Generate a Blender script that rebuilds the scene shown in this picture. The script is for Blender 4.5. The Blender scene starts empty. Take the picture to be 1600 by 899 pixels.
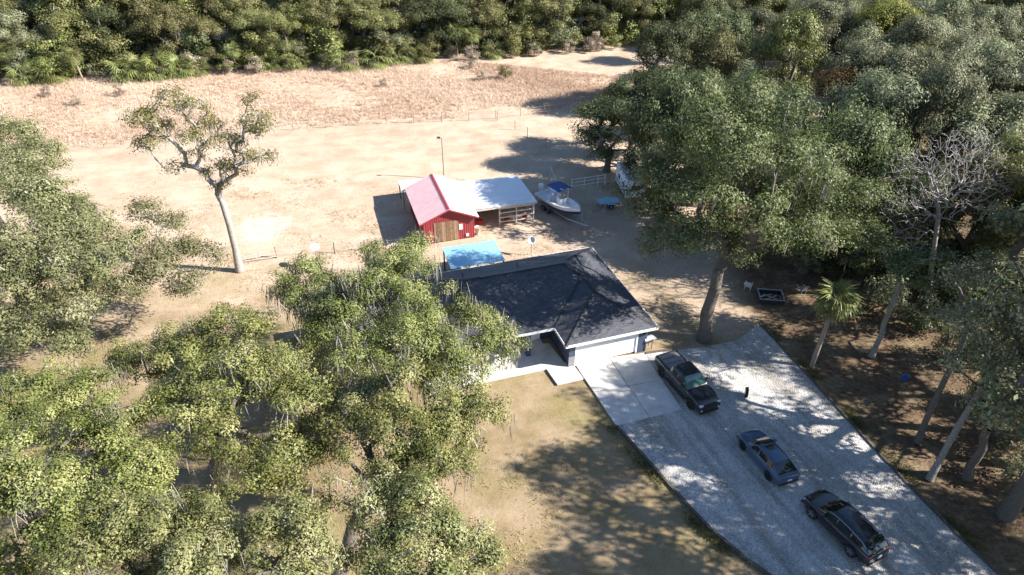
import bpy, bmesh, math, random
import numpy as np
from mathutils import Vector, Matrix

# ---------------------------------------------------------------- camera, sky, sun, exposure
scene = bpy.context.scene
FOCAL, CAM_H = 1060.0, 34.5                    # focal length in pixels of a 1600 px wide frame, height in m
PITCH = math.atan(FOCAL / 1580.0)
cam_data = bpy.data.cameras.new("camera")
cam = bpy.data.objects.new("camera", cam_data)
scene.collection.objects.link(cam)
cam.location = (0, 0, CAM_H)
cam.rotation_euler = (math.pi / 2 - PITCH, 0, 0)
cam_data.sensor_width = 36.0
cam_data.lens = 36.0 * FOCAL / 1600.0
cam_data.clip_start, cam_data.clip_end = 0.5, 3000
scene.camera = cam

SUN_EL = math.radians(34)
SUN_AZ = math.radians(-8)                      # direction towards the sun, from +X
world = bpy.data.worlds.new("World")
scene.world = world
world.use_nodes = True
wn = world.node_tree.nodes
sky = wn.new("ShaderNodeTexSky")
sky.sky_type = 'NISHITA'
sky.sun_disc = False
sky.sun_elevation = SUN_EL
sky.sun_rotation = math.pi / 2 - SUN_AZ
sky.air_density, sky.dust_density, sky.ozone_density = 1.0, 0.3, 4.0
wn["Background"].inputs[1].default_value = 0.075
world.node_tree.links.new(sky.outputs[0], wn["Background"].inputs[0])
sun_data = bpy.data.lights.new("sun", 'SUN')
sun_data.energy, sun_data.angle, sun_data.color = 5.0, math.radians(0.53), (1.0, 0.95, 0.88)
sun = bpy.data.objects.new("sun", sun_data)
scene.collection.objects.link(sun)
sd = Vector((math.cos(SUN_AZ) * math.cos(SUN_EL), math.sin(SUN_AZ) * math.cos(SUN_EL), math.sin(SUN_EL)))
sun.rotation_euler = sd.to_track_quat('Z', 'Y').to_euler()
sun.location = (60, 0, 60)
scene.view_settings.view_transform = 'Standard'
scene.view_settings.look = 'None'
scene.view_settings.exposure = 1.45
scene.view_settings.gamma = 1.0
scene.render.engine = 'CYCLES'

# ---------------------------------------------------------------- survey helpers: photo point -> place on the ground
SP, CP = math.sin(PITCH), math.cos(PITCH)
def at(px, py, z=0.0):
    u = (px - 800) / FOCAL; v = (449.5 - py) / FOCAL
    t = (CAM_H - z) / (SP - v * CP)
    return Vector((u * t, (CP + v * SP) * t, z))
def at_y(px, py, Y):
    u = (px - 800) / FOCAL; v = (449.5 - py) / FOCAL
    t = Y / (CP + v * SP)
    return Vector((u * t, Y, CAM_H + (v * CP - SP) * t))

COL = scene.collection
def tag(o, label=None, cat=None, group=None, kind=None):
    if label: o["label"] = label
    if cat: o["category"] = cat
    if group: o["group"] = group
    if kind: o["kind"] = kind
    return o
def empty(name, loc=(0, 0, 0), rz=0.0, label=None, cat=None, group=None):
    o = bpy.data.objects.new(name, None); COL.objects.link(o)
    o.location = loc; o.rotation_euler = (0, 0, rz); o.empty_display_size = 0.3
    return tag(o, label, cat, group)
def link(name, me, m=None, parent=None, loc=None, rz=0.0):
    o = bpy.data.objects.new(name, me); COL.objects.link(o)
    if m is not None and not me.materials: me.materials.append(m)
    if parent: o.parent = parent
    if loc is not None: o.location = loc
    if rz: o.rotation_euler = (0, 0, rz)
    return o
def copy_tree(o, parent=None):
    c = o.copy(); COL.objects.link(c); c.parent = parent
    for ch in o.children: copy_tree(ch, c)
    return c

# ---------------------------------------------------------------- materials
def nt(name):
    m = bpy.data.materials.new(name); m.use_nodes = True
    t = m.node_tree; b = t.nodes["Principled BSDF"]
    return m, t, b
def noise_node(t, scale, detail=4, rough=0.6, coord=None):
    n = t.nodes.new("ShaderNodeTexNoise"); n.inputs["Scale"].default_value = scale
    n.inputs["Detail"].default_value = detail; n.inputs["Roughness"].default_value = rough
    if coord is not None: t.links.new(coord, n.inputs["Vector"])
    return n
def ramp(t, fac, stops):
    r = t.nodes.new("ShaderNodeValToRGB"); e = r.color_ramp.elements
    while len(e) < len(stops): e.new(0.5)
    for k, (p, c) in enumerate(stops):
        e[k].position = p; e[k].color = (*c, 1) if len(c) == 3 else c
    t.links.new(fac, r.inputs[0]); return r
def mix(t, fac, a, b, mode='MIX'):
    n = t.nodes.new("ShaderNodeMix"); n.data_type = 'RGBA'; n.blend_type = mode
    for sock, v in ((n.inputs[0], fac), (n.inputs[6], a), (n.inputs[7], b)):
        if hasattr(v, "is_linked"): t.links.new(v, sock)
        elif isinstance(v, (int, float)): sock.default_value = v
        else: sock.default_value = (*v, 1)
    return n.outputs[2]
def math_node(t, op, a, b=None, clamp=False):
    n = t.nodes.new("ShaderNodeMath"); n.operation = op; n.use_clamp = clamp
    for k, v in ((0, a), (1, b)):
        if v is None: continue
        if hasattr(v, "is_linked"): t.links.new(v, n.inputs[k])
        else: n.inputs[k].default_value = v
    return n.outputs[0]
def bump(t, b, height, strength=0.3, dist=0.05):
    n = t.nodes.new("ShaderNodeBump"); n.inputs["Strength"].default_value = strength; n.inputs["Distance"].default_value = dist
    t.links.new(height, n.inputs["Height"]); t.links.new(n.outputs[0], b.inputs["Normal"])
MATS = {}
def M(name, col, rough=0.6, var=0.18, scale=6.0, metal=0.0, bmp=0.0, coat=0.0, spec=None):
    if name in MATS: return MATS[name]
    m, t, b = nt(name)
    g = t.nodes.new("ShaderNodeTexCoord")
    n = noise_node(t, scale, 5, 0.65, g.outputs["Object"])
    dark = tuple(c * (1 - var) for c in col); lite = tuple(min(1, c * (1 + var)) for c in col)
    r = ramp(t, n.outputs[0], [(0.3, dark), (0.7, lite)])
    t.links.new(r.outputs[0], b.inputs["Base Color"])
    b.inputs["Roughness"].default_value = rough; b.inputs["Metallic"].default_value = metal
    if coat: b.inputs["Coat Weight"].default_value = coat; b.inputs["Coat Roughness"].default_value = 0.05
    if spec is not None: b.inputs["Specular IOR Level"].default_value = spec
    if bmp: bump(t, b, n.outputs[0], bmp, 0.03)
    MATS[name] = m; return m

def leaf_mat(name, a, bcol, c, trans=0.3, rough=0.5, spread=0.55, spec=0.2):
    m, t, b = nt(name)
    at_ = t.nodes.new("ShaderNodeAttribute"); at_.attribute_name = "tint"
    oi = t.nodes.new("ShaderNodeObjectInfo")
    r = ramp(t, at_.outputs["Fac"], [(0.0, a), (0.5, bcol), (1.0, c)])
    hs = t.nodes.new("ShaderNodeHueSaturation")
    t.links.new(r.outputs[0], hs.inputs["Color"])
    t.links.new(math_node(t, 'ADD', math_node(t, 'MULTIPLY', oi.outputs["Random"], spread), 1.02 - spread / 2), hs.inputs["Value"])
    t.links.new(math_node(t, 'ADD', math_node(t, 'MULTIPLY', oi.outputs["Random"], 0.03), 0.485), hs.inputs["Hue"])
    t.links.new(hs.outputs[0], b.inputs["Base Color"])
    b.inputs["Roughness"].default_value = rough
    b.inputs["Specular IOR Level"].default_value = spec
    tr = t.nodes.new("ShaderNodeBsdfTranslucent"); t.links.new(hs.outputs[0], tr.inputs[0])
    mx = t.nodes.new("ShaderNodeMixShader"); mx.inputs[0].default_value = trans
    t.links.new(b.outputs[0], mx.inputs[1]); t.links.new(tr.outputs[0], mx.inputs[2])
    t.links.new(mx.outputs[0], t.nodes["Material Output"].inputs[0])
    return m
LEAF_OAK = leaf_mat("live_oak_leaves", (0.080, 0.098, 0.022), (0.178, 0.197, 0.050), (0.33, 0.33, 0.13), trans=.17, spread=.25, spec=.35)
LEAF_FRONT = leaf_mat("front_oak_leaves", (0.090, 0.106, 0.030), (0.195, 0.208, 0.070), (0.36, 0.35, 0.175), trans=.17, spread=.2, spec=.35)
LEAF_SHADE = leaf_mat("shade_oak_leaves", (0.050, 0.072, 0.024), (0.110, 0.135, 0.046), (0.21, 0.22, 0.11))
LEAF_GREY = leaf_mat("grey_green_leaves", (0.105, 0.120, 0.062), (0.205, 0.216, 0.116), (0.33, 0.33, 0.20))
LEAF_PALE = leaf_mat("pale_oak_leaves", (0.105, 0.120, 0.045), (0.205, 0.212, 0.092), (0.34, 0.33, 0.19))
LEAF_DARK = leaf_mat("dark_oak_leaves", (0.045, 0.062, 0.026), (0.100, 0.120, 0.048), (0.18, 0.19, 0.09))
LEAF_OLIVE = leaf_mat("olive_leaves", (0.090, 0.098, 0.032), (0.190, 0.188, 0.070), (0.30, 0.28, 0.13))
LEAF_YELLOW = leaf_mat("yellow_green_leaves", (0.12, 0.14, 0.025), (0.22, 0.22, 0.05), (0.34, 0.30, 0.09))
LEAF_ORANGE = leaf_mat("autumn_leaves", (0.13, 0.09, 0.03), (0.24, 0.155, 0.05), (0.33, 0.25, 0.09))
LEAF_PALM = leaf_mat("palm_fronds", (0.080, 0.105, 0.030), (0.175, 0.195, 0.062), (0.32, 0.32, 0.14), 0.2, 0.4)
LEAF_DRY = leaf_mat("dead_brush", (0.18, 0.14, 0.10), (0.30, 0.24, 0.18), (0.42, 0.36, 0.29), 0.1, 0.8)
MOSS = leaf_mat("hanging_moss", (0.19, 0.175, 0.145), (0.30, 0.28, 0.235), (0.41, 0.38, 0.33), 0.2, 0.9)
TALLGRASS = leaf_mat("tall_dry_grass_blades", (0.40, 0.27, 0.20), (0.54, 0.40, 0.31), (0.66, 0.54, 0.44), 0.25, 0.85)
SHORTGRASS = leaf_mat("short_dry_grass_blades", (0.24, 0.17, 0.085), (0.36, 0.26, 0.15), (0.46, 0.36, 0.22), 0.2, 0.85)
LITTER = leaf_mat("fallen_leaves", (0.11, 0.065, 0.040), (0.19, 0.115, 0.070), (0.29, 0.19, 0.12), 0.1, 0.8)
BARK = M("oak_bark", (0.125, 0.105, 0.088), 0.9, 0.4, 9, bmp=0.6)
BARK_PALE = M("pale_lichen_bark", (0.25, 0.225, 0.195), 0.9, 0.35, 7, bmp=0.5)
BARK_PALM = M("palm_bark", (0.27, 0.22, 0.17), 0.9, 0.35, 12, bmp=0.6)

# ---------------------------------------------------------------- mesh helpers
def np_mesh(name, verts, faces, tint=None, smooth=False):
    verts = np.asarray(verts, dtype=np.float32); faces = np.asarray(faces, dtype=np.int32)
    me = bpy.data.meshes.new(name)
    k = faces.shape[1]; nf = len(faces)
    me.vertices.add(len(verts)); me.vertices.foreach_set("co", verts.ravel())
    me.loops.add(nf * k); me.loops.foreach_set("vertex_index", faces.ravel())
    me.polygons.add(nf); me.polygons.foreach_set("loop_start", np.arange(0, nf * k, k, dtype=np.int32))
    me.polygons.foreach_set("loop_total", np.full(nf, k, dtype=np.int32))
    if smooth: me.polygons.foreach_set("use_smooth", np.ones(nf, dtype=bool))
    me.update(calc_edges=True)
    if tint is not None:
        a = me.attributes.new("tint", 'FLOAT', 'FACE'); a.data.foreach_set("value", np.asarray(tint, dtype=np.float32))
    return me
class MB:
    """collects boxes, tubes and polygons into one mesh"""
    def __init__(s): s.v, s.f = [], []
    def add(s, vs, fs):
        k = len(s.v); s.v += [tuple(v) for v in vs]; s.f += [tuple(i + k for i in f) for f in fs]; return s
    def box(s, x0, x1, y0, y1, z0, z1, mtx=None):
        vs = [Vector((x, y, z)) for z in (z0, z1) for x, y in ((x0, y0), (x1, y0), (x1, y1), (x0, y1))]
        if mtx is not None: vs = [mtx @ v for v in vs]
        return s.add(vs, [(3, 2, 1, 0), (4, 5, 6, 7), (0, 1, 5, 4), (1, 2, 6, 5), (2, 3, 7, 6), (3, 0, 4, 7)])
    def tube(s, p0, p1, r0, r1=None, n=8, cap=True):
        r1 = r0 if r1 is None else r1
        p0, p1 = Vector(p0), Vector(p1); d = (p1 - p0).normalized()
        a = d.cross(Vector((0, 0, 1)) if abs(d.z) < 0.9 else Vector((1, 0, 0))).normalized(); b = d.cross(a)
        vs = []
        for p, r in ((p0, r0), (p1, r1)):
            for k in range(n):
                t = 2 * math.pi * k / n; vs.append(p + a * (r * math.cos(t)) + b * (r * math.sin(t)))
        fs = [(k, (k + 1) % n, n + (k + 1) % n, n + k) for k in range(n)]
        if cap: fs += [tuple(range(n - 1, -1, -1)), tuple(range(n, 2 * n))]
        return s.add(vs, fs)
    def path(s, pts, r, n=6):
        for a, b in zip(pts[:-1], pts[1:]): s.tube(a, b, r, r, n)
        return s
    def prism(s, poly, z0, z1):
        n = len(poly)
        return s.add([(p[0], p[1], z0) for p in poly] + [(p[0], p[1], z1) for p in poly],
                     [tuple(range(n - 1, -1, -1)), tuple(range(n, 2 * n))] + [(k, (k + 1) % n, n + (k + 1) % n, n + k) for k in range(n)])
    def slab(s, quad, th):
        """a tilted plate: polygon of 3-D points with thickness downwards"""
        n = len(quad); q = [Vector(p) for p in quad]
        return s.add([p - Vector((0, 0, th)) for p in q] + q,
                     [tuple(range(n - 1, -1, -1)), tuple(range(n, 2 * n))] + [(k, (k + 1) % n, n + (k + 1) % n, n + k) for k in range(n)])
    def mesh(s, name, smooth=False, bevel=0.0):
        me = bpy.data.meshes.new(name); me.from_pydata(s.v, [], s.f)
        bm = bmesh.new(); bm.from_mesh(me); bmesh.ops.recalc_face_normals(bm, faces=bm.faces)
        if bevel: bmesh.ops.bevel(bm, geom=list(bm.edges), offset=bevel, segments=2, affect='EDGES', profile=0.6)
        bm.to_mesh(me); bm.free()
        if smooth:
            for p in me.polygons: p.use_smooth = True
        return me
    def build(s, name, m, parent=None, smooth=False, bevel=0.0, loc=None, rz=0.0):
        return link(name, s.mesh(name, smooth, bevel), m, parent, loc, rz)

# ---------------------------------------------------------------- vegetation generators
def tubes(p0, p1, r0, r1, k=5):
    p0, p1 = np.asarray(p0, float), np.asarray(p1, float); r0, r1 = np.asarray(r0), np.asarray(r1)
    d = p1 - p0; L = np.linalg.norm(d, axis=1, keepdims=True); d = d / np.maximum(L, 1e-6)
    up = np.where(np.abs(d[:, 2:3]) < 0.9, np.array([[0, 0, 1.0]]), np.array([[1.0, 0, 0]]))
    a = np.cross(d, up); a /= np.linalg.norm(a, axis=1, keepdims=True); b = np.cross(d, a)
    th = np.arange(k) * 2 * math.pi / k
    ring = a[:, None, :] * np.cos(th)[None, :, None] + b[:, None, :] * np.sin(th)[None, :, None]
    v = np.concatenate([p0[:, None] + ring * r0[:, None, None], p1[:, None] + ring * r1[:, None, None]], axis=1)
    n = len(p0); base = (np.arange(n) * 2 * k)[:, None]; j = np.arange(k)[None]; j2 = (np.arange(k) + 1)[None] % k
    f = np.stack([base + j, base + j2, base + k + j2, base + k + j], axis=2).reshape(-1, 4)
    return v.reshape(-1, 3), f
def leaves(rng, cen, nper, spread, size, up=0.5, aspect=0.5, out=None):
    n = len(cen) * nper; sp = np.asarray(spread)
    off = rng.normal(size=(n, 3)); ln = np.linalg.norm(off, axis=1, keepdims=True); off = off / ln * np.minimum(ln, 1.9)
    c = np.repeat(cen, nper, axis=0) + off * sp
    nor = off / np.linalg.norm(off, axis=1, keepdims=True) * 1.0 + rng.normal(size=(n, 3)) * .42; nor[:, 2] += up * .7
    if out is not None: nor += np.repeat(out, nper, axis=0) * .7
    nor /= np.linalg.norm(nor, axis=1, keepdims=True)
    t = np.cross(nor, rng.normal(size=(n, 3))); t /= np.linalg.norm(t, axis=1, keepdims=True); b = np.cross(nor, t)
    s = size * rng.uniform(0.55, 1.45, (n, 1)); w = s * aspect
    v = np.stack([c - t * s * .5, c + b * w * .5 + nor * w * .12, c + t * s * .5, c - b * w * .5 + nor * w * .12], axis=1).reshape(-1, 3)
    f = np.arange(n * 4).reshape(-1, 4)
    clump = np.repeat(rng.normal(0, 0.26, len(cen)), nper)
    tint = np.clip(0.45 + clump + rng.normal(0, 0.12, n), 0, 1)
    return v, f, tint
def moss_strands(rng, cen, nper, length=1.2, width=0.10):
    n = len(cen) * nper
    c = np.repeat(cen, nper, axis=0) + rng.normal(size=(n, 3)) * np.array([.35, .35, .15])
    a = rng.uniform(0, math.pi, n); t = np.stack([np.cos(a), np.sin(a), 0 * a], axis=1)
    L = length * rng.uniform(0.35, 1.3, (n, 1)); w = width * rng.uniform(0.5, 1.5, (n, 1))
    dn = np.zeros((n, 3)); dn[:, 2] = -1
    bend = rng.normal(0, .12, (n, 3)); bend[:, 2] = 0
    v = np.stack([c - t * w * .4, c + t * w * .4, c + dn * L * .5 + t * w * .6 + bend, c + dn * L + bend * 1.5, c + dn * L * .5 - t * w * .6 + bend], axis=1).reshape(-1, 3)
    return v, np.arange(n * 5).reshape(-1, 5), np.clip(rng.normal(.5, .22, n), 0, 1)

def crown_points(rng, lobes, density=1.0, gap=0.0):
    out = []
    for (c, r) in lobes:
        r = np.asarray(r, float) * np.ones(3); n = max(4, int(density * 4.2 * (r[0] * r[1] + r[0] * r[2])))
        d = rng.normal(size=(n, 3)); d[:, 2] = np.where(d[:, 2] < 0, d[:, 2] * np.where(rng.random(n) < .6, -1, .7), d[:, 2])
        d /= np.linalg.norm(d, axis=1, keepdims=True)
        rad = 1 - 0.55 * rng.random((n, 1)) ** 1.7
        rad *= rng.uniform(.85, 1.18, (n, 1))
        out.append(np.asarray(c)[None] + d * rad * r[None])
    p = np.concatenate(out)
    if gap > 0:
        q = p * 0.9
        nz = np.sin(q[:, 0] * 1.3 + 1.7 * np.sin(q[:, 1] * .9)) + np.sin(q[:, 1] * 1.5 + 1.3 * np.sin(q[:, 2] * 1.1)) + np.sin(q[:, 2] * 1.7 + q[:, 0] * .6)
        p = p[nz > -1.6 + gap * 1.6]
    return p
def skeleton(rng, stem, tips, jit=.09):
    """stem: polyline of trunk points; tips: twig ends. Greedy growth from the fork outwards."""
    nodes = [np.asarray(p, float) for p in stem]; par = [-1] + list(range(len(stem) - 1))
    plen = [0.0]
    for k in range(1, len(stem)): plen.append(plen[-1] * 0.0)
    fork = nodes[-1]
    order = np.argsort(np.linalg.norm(tips - fork, axis=1))
    start = max(0, len(stem) - 3)
    N = np.zeros((len(stem) + 4 * len(tips) + 8, 3)); N[:len(nodes)] = nodes; cnt = len(nodes)
    PL = np.zeros(len(N)); PL[:cnt] = plen
    par = par + [0] * (len(N) - len(par)); is_tip = np.zeros(len(N), bool)
    for i in order:
        t = tips[i]
        d = np.linalg.norm(N[start:cnt] - t, axis=1)
        below = np.maximum(0, N[start:cnt, 2] - t[2])
        j = start + int(np.argmin(d + 0.22 * PL[start:cnt] + 0.35 * below))
        dist = np.linalg.norm(N[j] - t)
        segs = 1 if dist < 1.0 else (2 if dist < 2.6 else 3)
        last = j
        for s in range(1, segs + 1):
            q = N[j] + (t - N[j]) * s / segs
            if s < segs: q = q + rng.normal(0, jit * dist, 3) + np.array([0, 0, 0.06 * dist])
            N[cnt] = q; par[cnt] = last; PL[cnt] = PL[last] + np.linalg.norm(q - N[last]); last = cnt; cnt += 1
        is_tip[last] = True
    return N[:cnt], np.array(par[:cnt]), is_tip[:cnt]
def make_tree(seed, stem, lobes, trunk_r, density=1.0, nleaf=60, leaf=0.16, spread=(.42, .42, .26), gap=0.3, moss=0.0, moss_len=1.2, moss_w=.085, moss_n=7, tip_r=0.016, sides=5, bare=0.0, up=.5, aspect=.5, jit=.09):
    """meshes (wood, crown, moss) in the coordinates of stem and lobes"""
    rng = np.random.default_rng(seed)
    tips = crown_points(rng, lobes, density, gap)
    N, par, tip = skeleton(rng, stem, tips, jit)
    cntd = np.ones(len(N)) * 0.0; cntd[tip] = 1
    for k in range(len(N) - 1, 0, -1): cntd[par[k]] += cntd[k]
    tot = max(cntd[0], 1)
    rad = tip_r + (trunk_r - tip_r) * (np.maximum(cntd, .5) / tot) ** 0.52
    ns = len(stem)
    for k in range(ns): rad[k] = trunk_r * (1.0 + 0.35 * max(0, 1 - k / 1.0)) * (1 - 0.22 * k / ns)
    i = np.arange(1, len(N)); main = i < ns + 0
    heir = np.zeros(len(N), bool); best = {}
    for k in range(1, len(N)):
        p = par[k]
        if p not in best or cntd[k] > cntd[best[p]]: best[p] = k
    heir[list(best.values())] = True
    if ns < len(N): rad[best[ns - 1]] = max(rad[best[ns - 1]], rad[ns - 1] * .8)
    P1 = N[i] + (N[i] - N[par[i]]) / np.maximum(np.linalg.norm(N[i] - N[par[i]], axis=1, keepdims=True), 1e-3) * np.where(rad[i] > .06, rad[i] * .45, 0)[:, None]
    v1, f1 = tubes(N[par[i]], P1, np.where(main | heir[i], rad[par[i]], np.minimum(rad[par[i]], rad[i] * 1.25)), rad[i], sides)
    top, dr_ = N[ns - 1], N[ns - 1] - N[ns - 2]; dr_ = dr_ / max(np.linalg.norm(dr_), 1e-3); ca = [top + dr_ * rad[ns - 1] * q for q in (0, .5, .85, 1.05)]
    v2, f2 = tubes(ca[:-1], ca[1:], rad[ns - 1] * np.array([1.02, .88, .52]), rad[ns - 1] * np.array([.88, .52, .02]), sides)
    v3, f3 = tubes(N[:ns - 1], N[1:ns] + (N[1:ns] - N[:ns - 1]) * .03, rad[:ns - 1] * 1.03, rad[1:ns] * 1.03, 10)
    f1 = np.concatenate([f1, f2 + len(v1), f3 + len(v1) + len(v2)]); v1 = np.concatenate([v1, v2, v3])
    wood = np_mesh("trunk", v1, f1, smooth=True)
    lt = tips if bare <= 0 else tips[rng.random(len(tips)) > bare]
    lc = np.array([l[0] for l in lobes]); lr = np.array([np.ones(3) * l[1] for l in lobes])
    od = (lt[:, None, :] - lc[None]) / lr[None]; near = np.argmin(np.linalg.norm(od, axis=2), axis=1); od = od[np.arange(len(lt)), near]
    od /= np.maximum(np.linalg.norm(od, axis=1, keepdims=True), 1e-3)
    crown = mo = None
    if len(lt) and nleaf:
        v, f, t = leaves(rng, lt, nleaf, spread, leaf, up, aspect, od); crown = np_mesh("crown", v, f, t)
    if moss > 0:
        ml_ = tips + (od if len(lt) == len(tips) else 0) * np.array([.35, .35, .25]); sel = ml_[rng.random(len(tips)) < moss]
        if len(sel):
            v, f, t = moss_strands(rng, sel, moss_n, moss_len, moss_w); mo = np_mesh("moss", v, f, t)
    return wood, crown, mo
def plant_tree(name, label, cat, base, meshes, leafm, bark=BARK, group=None, rz=0, scale=1.0, moss_m=MOSS):
    t = empty(name, base, rz, label, cat, group); t.scale = (scale,) * 3
    wood, crown, mo = meshes
    def put(nm, me, m):
        if me is None: return
        if not me.materials: me.materials.append(m)
        o = bpy.data.objects.new(nm, me); COL.objects.link(o); o.parent = t
        o.material_slots[0].link = 'OBJECT'; o.material_slots[0].material = m
        if nm == 'hanging_moss': o['kind'] = 'stuff'
    put("trunk", wood, bark); put("crown", crown, leafm); put("hanging_moss", mo, moss_m)
    return t
def local(base, pts): return [np.array(Vector(p) - base) for p in pts]
def photo_tree(seed, name, label, base_px, lobes_px, leafm, trunk_r, fork_z=3.5, by_depth=None, group=None, bark=BARK, base=None, **kw):
    """a single tree whose crown lobes are surveyed from the photograph: (px, py, height above ground or depth, radius)"""
    base = at(*base_px) if base is None else Vector(base)
    lob = []
    for l in lobes_px:
        p = at_y(l[0], l[1], l[2]) if by_depth else at(l[0], l[1], l[2])
        q = l[3] * kw.get('fat', 1.0); lob.append((np.array(p - base), np.array([q, q, q * .72])))
    kw.pop('fat', None); cen = np.mean([l[0] for l in lob], axis=0)
    rng = np.random.default_rng(seed + 77)
    stem = []
    for k in range(6):
        f = k / 5
        stem.append(np.array([cen[0] * .35 * f ** 1.5, cen[1] * .35 * f ** 1.5, fork_z * f]) + (rng.normal(0, .1, 3) * (1, 1, 0) if 0 < k else 0))
    return plant_tree(name, label, "tree", base, make_tree(seed, stem, lob, trunk_r, **kw), leafm, bark, group)

def generic_oak(seed, H=13.0, R=5.5, nlobes=11, fork=3.0, trunk_r=.38, **kw):
    rng = np.random.default_rng(seed); lob = []
    for k in range(nlobes):
        a = k * 2.399 + rng.uniform(-.4, .4); rr = R * .72 * math.sqrt((k + .4) / nlobes) * rng.uniform(.8, 1.15)
        z = H * (.82 - .34 * (rr / R) ** 1.5) + rng.uniform(-.9, .9)
        r = R * rng.uniform(.30, .44)
        lob.append((np.array([rr * math.cos(a), rr * math.sin(a), z]), np.array([r, r, r * .8])))
    for k in range(4):
        a = k * 1.57 + rng.uniform(-.5, .5); lob.append((np.array([R * .6 * math.cos(a), R * .6 * math.sin(a), H * .36]), np.array([R * .28] * 3)))
    lean = rng.normal(0, .5, 2)
    stem = [np.array([lean[0] * (k / 4) ** 2, lean[1] * (k / 4) ** 2, fork * k / 4]) for k in range(5)]
    return make_tree(seed, stem, lob, trunk_r, **kw)

def frond_mesh(seed, stalk=0.9, blade=0.95, nl=22, droop=.5):
    """a fan-shaped palm leaf growing along +X from the origin"""
    rng = np.random.default_rng(seed); V, F, T = [], [], []
    def q(vs, t): k = len(V); V.extend(vs); F.append([k, k + 1, k + 2, k + 3]); T.append(t)
    q([(0, -.025, 0), (0, .025, 0), (stalk, .02, .06), (stalk, -.02, .06)], .9)
    for k in range(nl):
        a = math.radians(-125 + 250 * k / (nl - 1)); L = blade * (1 - .28 * abs(a) / 2.2) * rng.uniform(.85, 1.1)
        d = np.array([math.cos(a), math.sin(a), 0]); p = np.array([-d[1], d[0], 0]); o = np.array([stalk, 0, .06])
        w = .050; dz = -droop * rng.uniform(.6, 1.4); tt = np.clip(rng.normal(.5, .2), 0, 1)
        m = o + d * L * .55 + np.array([0, 0, .05 + dz * .25 * L]); e = o + d * L + np.array([0, 0, dz * L])
        q([tuple(o - p * .01), tuple(o + p * .01), tuple(m + p * w), tuple(m - p * w)], tt)
        q([tuple(m - p * w), tuple(m + p * w), tuple(e + p * .012), tuple(e - p * .012)], tt)
    return np.array(V), np.array(F), np.array(T)
def frond_set(seed, n, blade, stalk, zlo=-.7, zhi=1.1, droop=.5):
    rng = np.random.default_rng(seed); V, F, T = [], [], []; k0 = 0
    for k in range(n):
        v, f, t = frond_mesh(seed + k, stalk, blade, 18, droop)
        el = zhi + (zlo - zhi) * (k / max(1, n - 1)) ** .8; az = k * 2.399 + rng.uniform(-.2, .2)
        m = np.array(Matrix.Rotation(az, 3, 'Z') @ Matrix.Rotation(-el, 3, 'Y'))
        V.append(v @ m.T); F.append(f + k0); T.append(np.clip(t + rng.normal(0, .12), 0, 1)); k0 += len(v)
    return np.concatenate(V), np.concatenate(F), np.concatenate(T)
def palm_meshes(seed, H, lean=(0, 0), blade=1.0, stalk=1.0, n=24):
    p = [np.array([lean[0] * (k / 6) ** 1.3, lean[1] * (k / 6) ** 1.3, H * k / 6]) for k in range(7)]
    v, f = tubes(p[:-1], p[1:], np.array([.20 - .008 * k for k in range(6)]), np.array([.19 - .008 * k for k in range(6)]), 10)
    wood = np_mesh("trunk", v, f, smooth=True)
    V, F, T = frond_set(seed, n, blade, stalk); V = V + p[-1]
    return wood, np_mesh("crown", V, F, T), None

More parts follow.
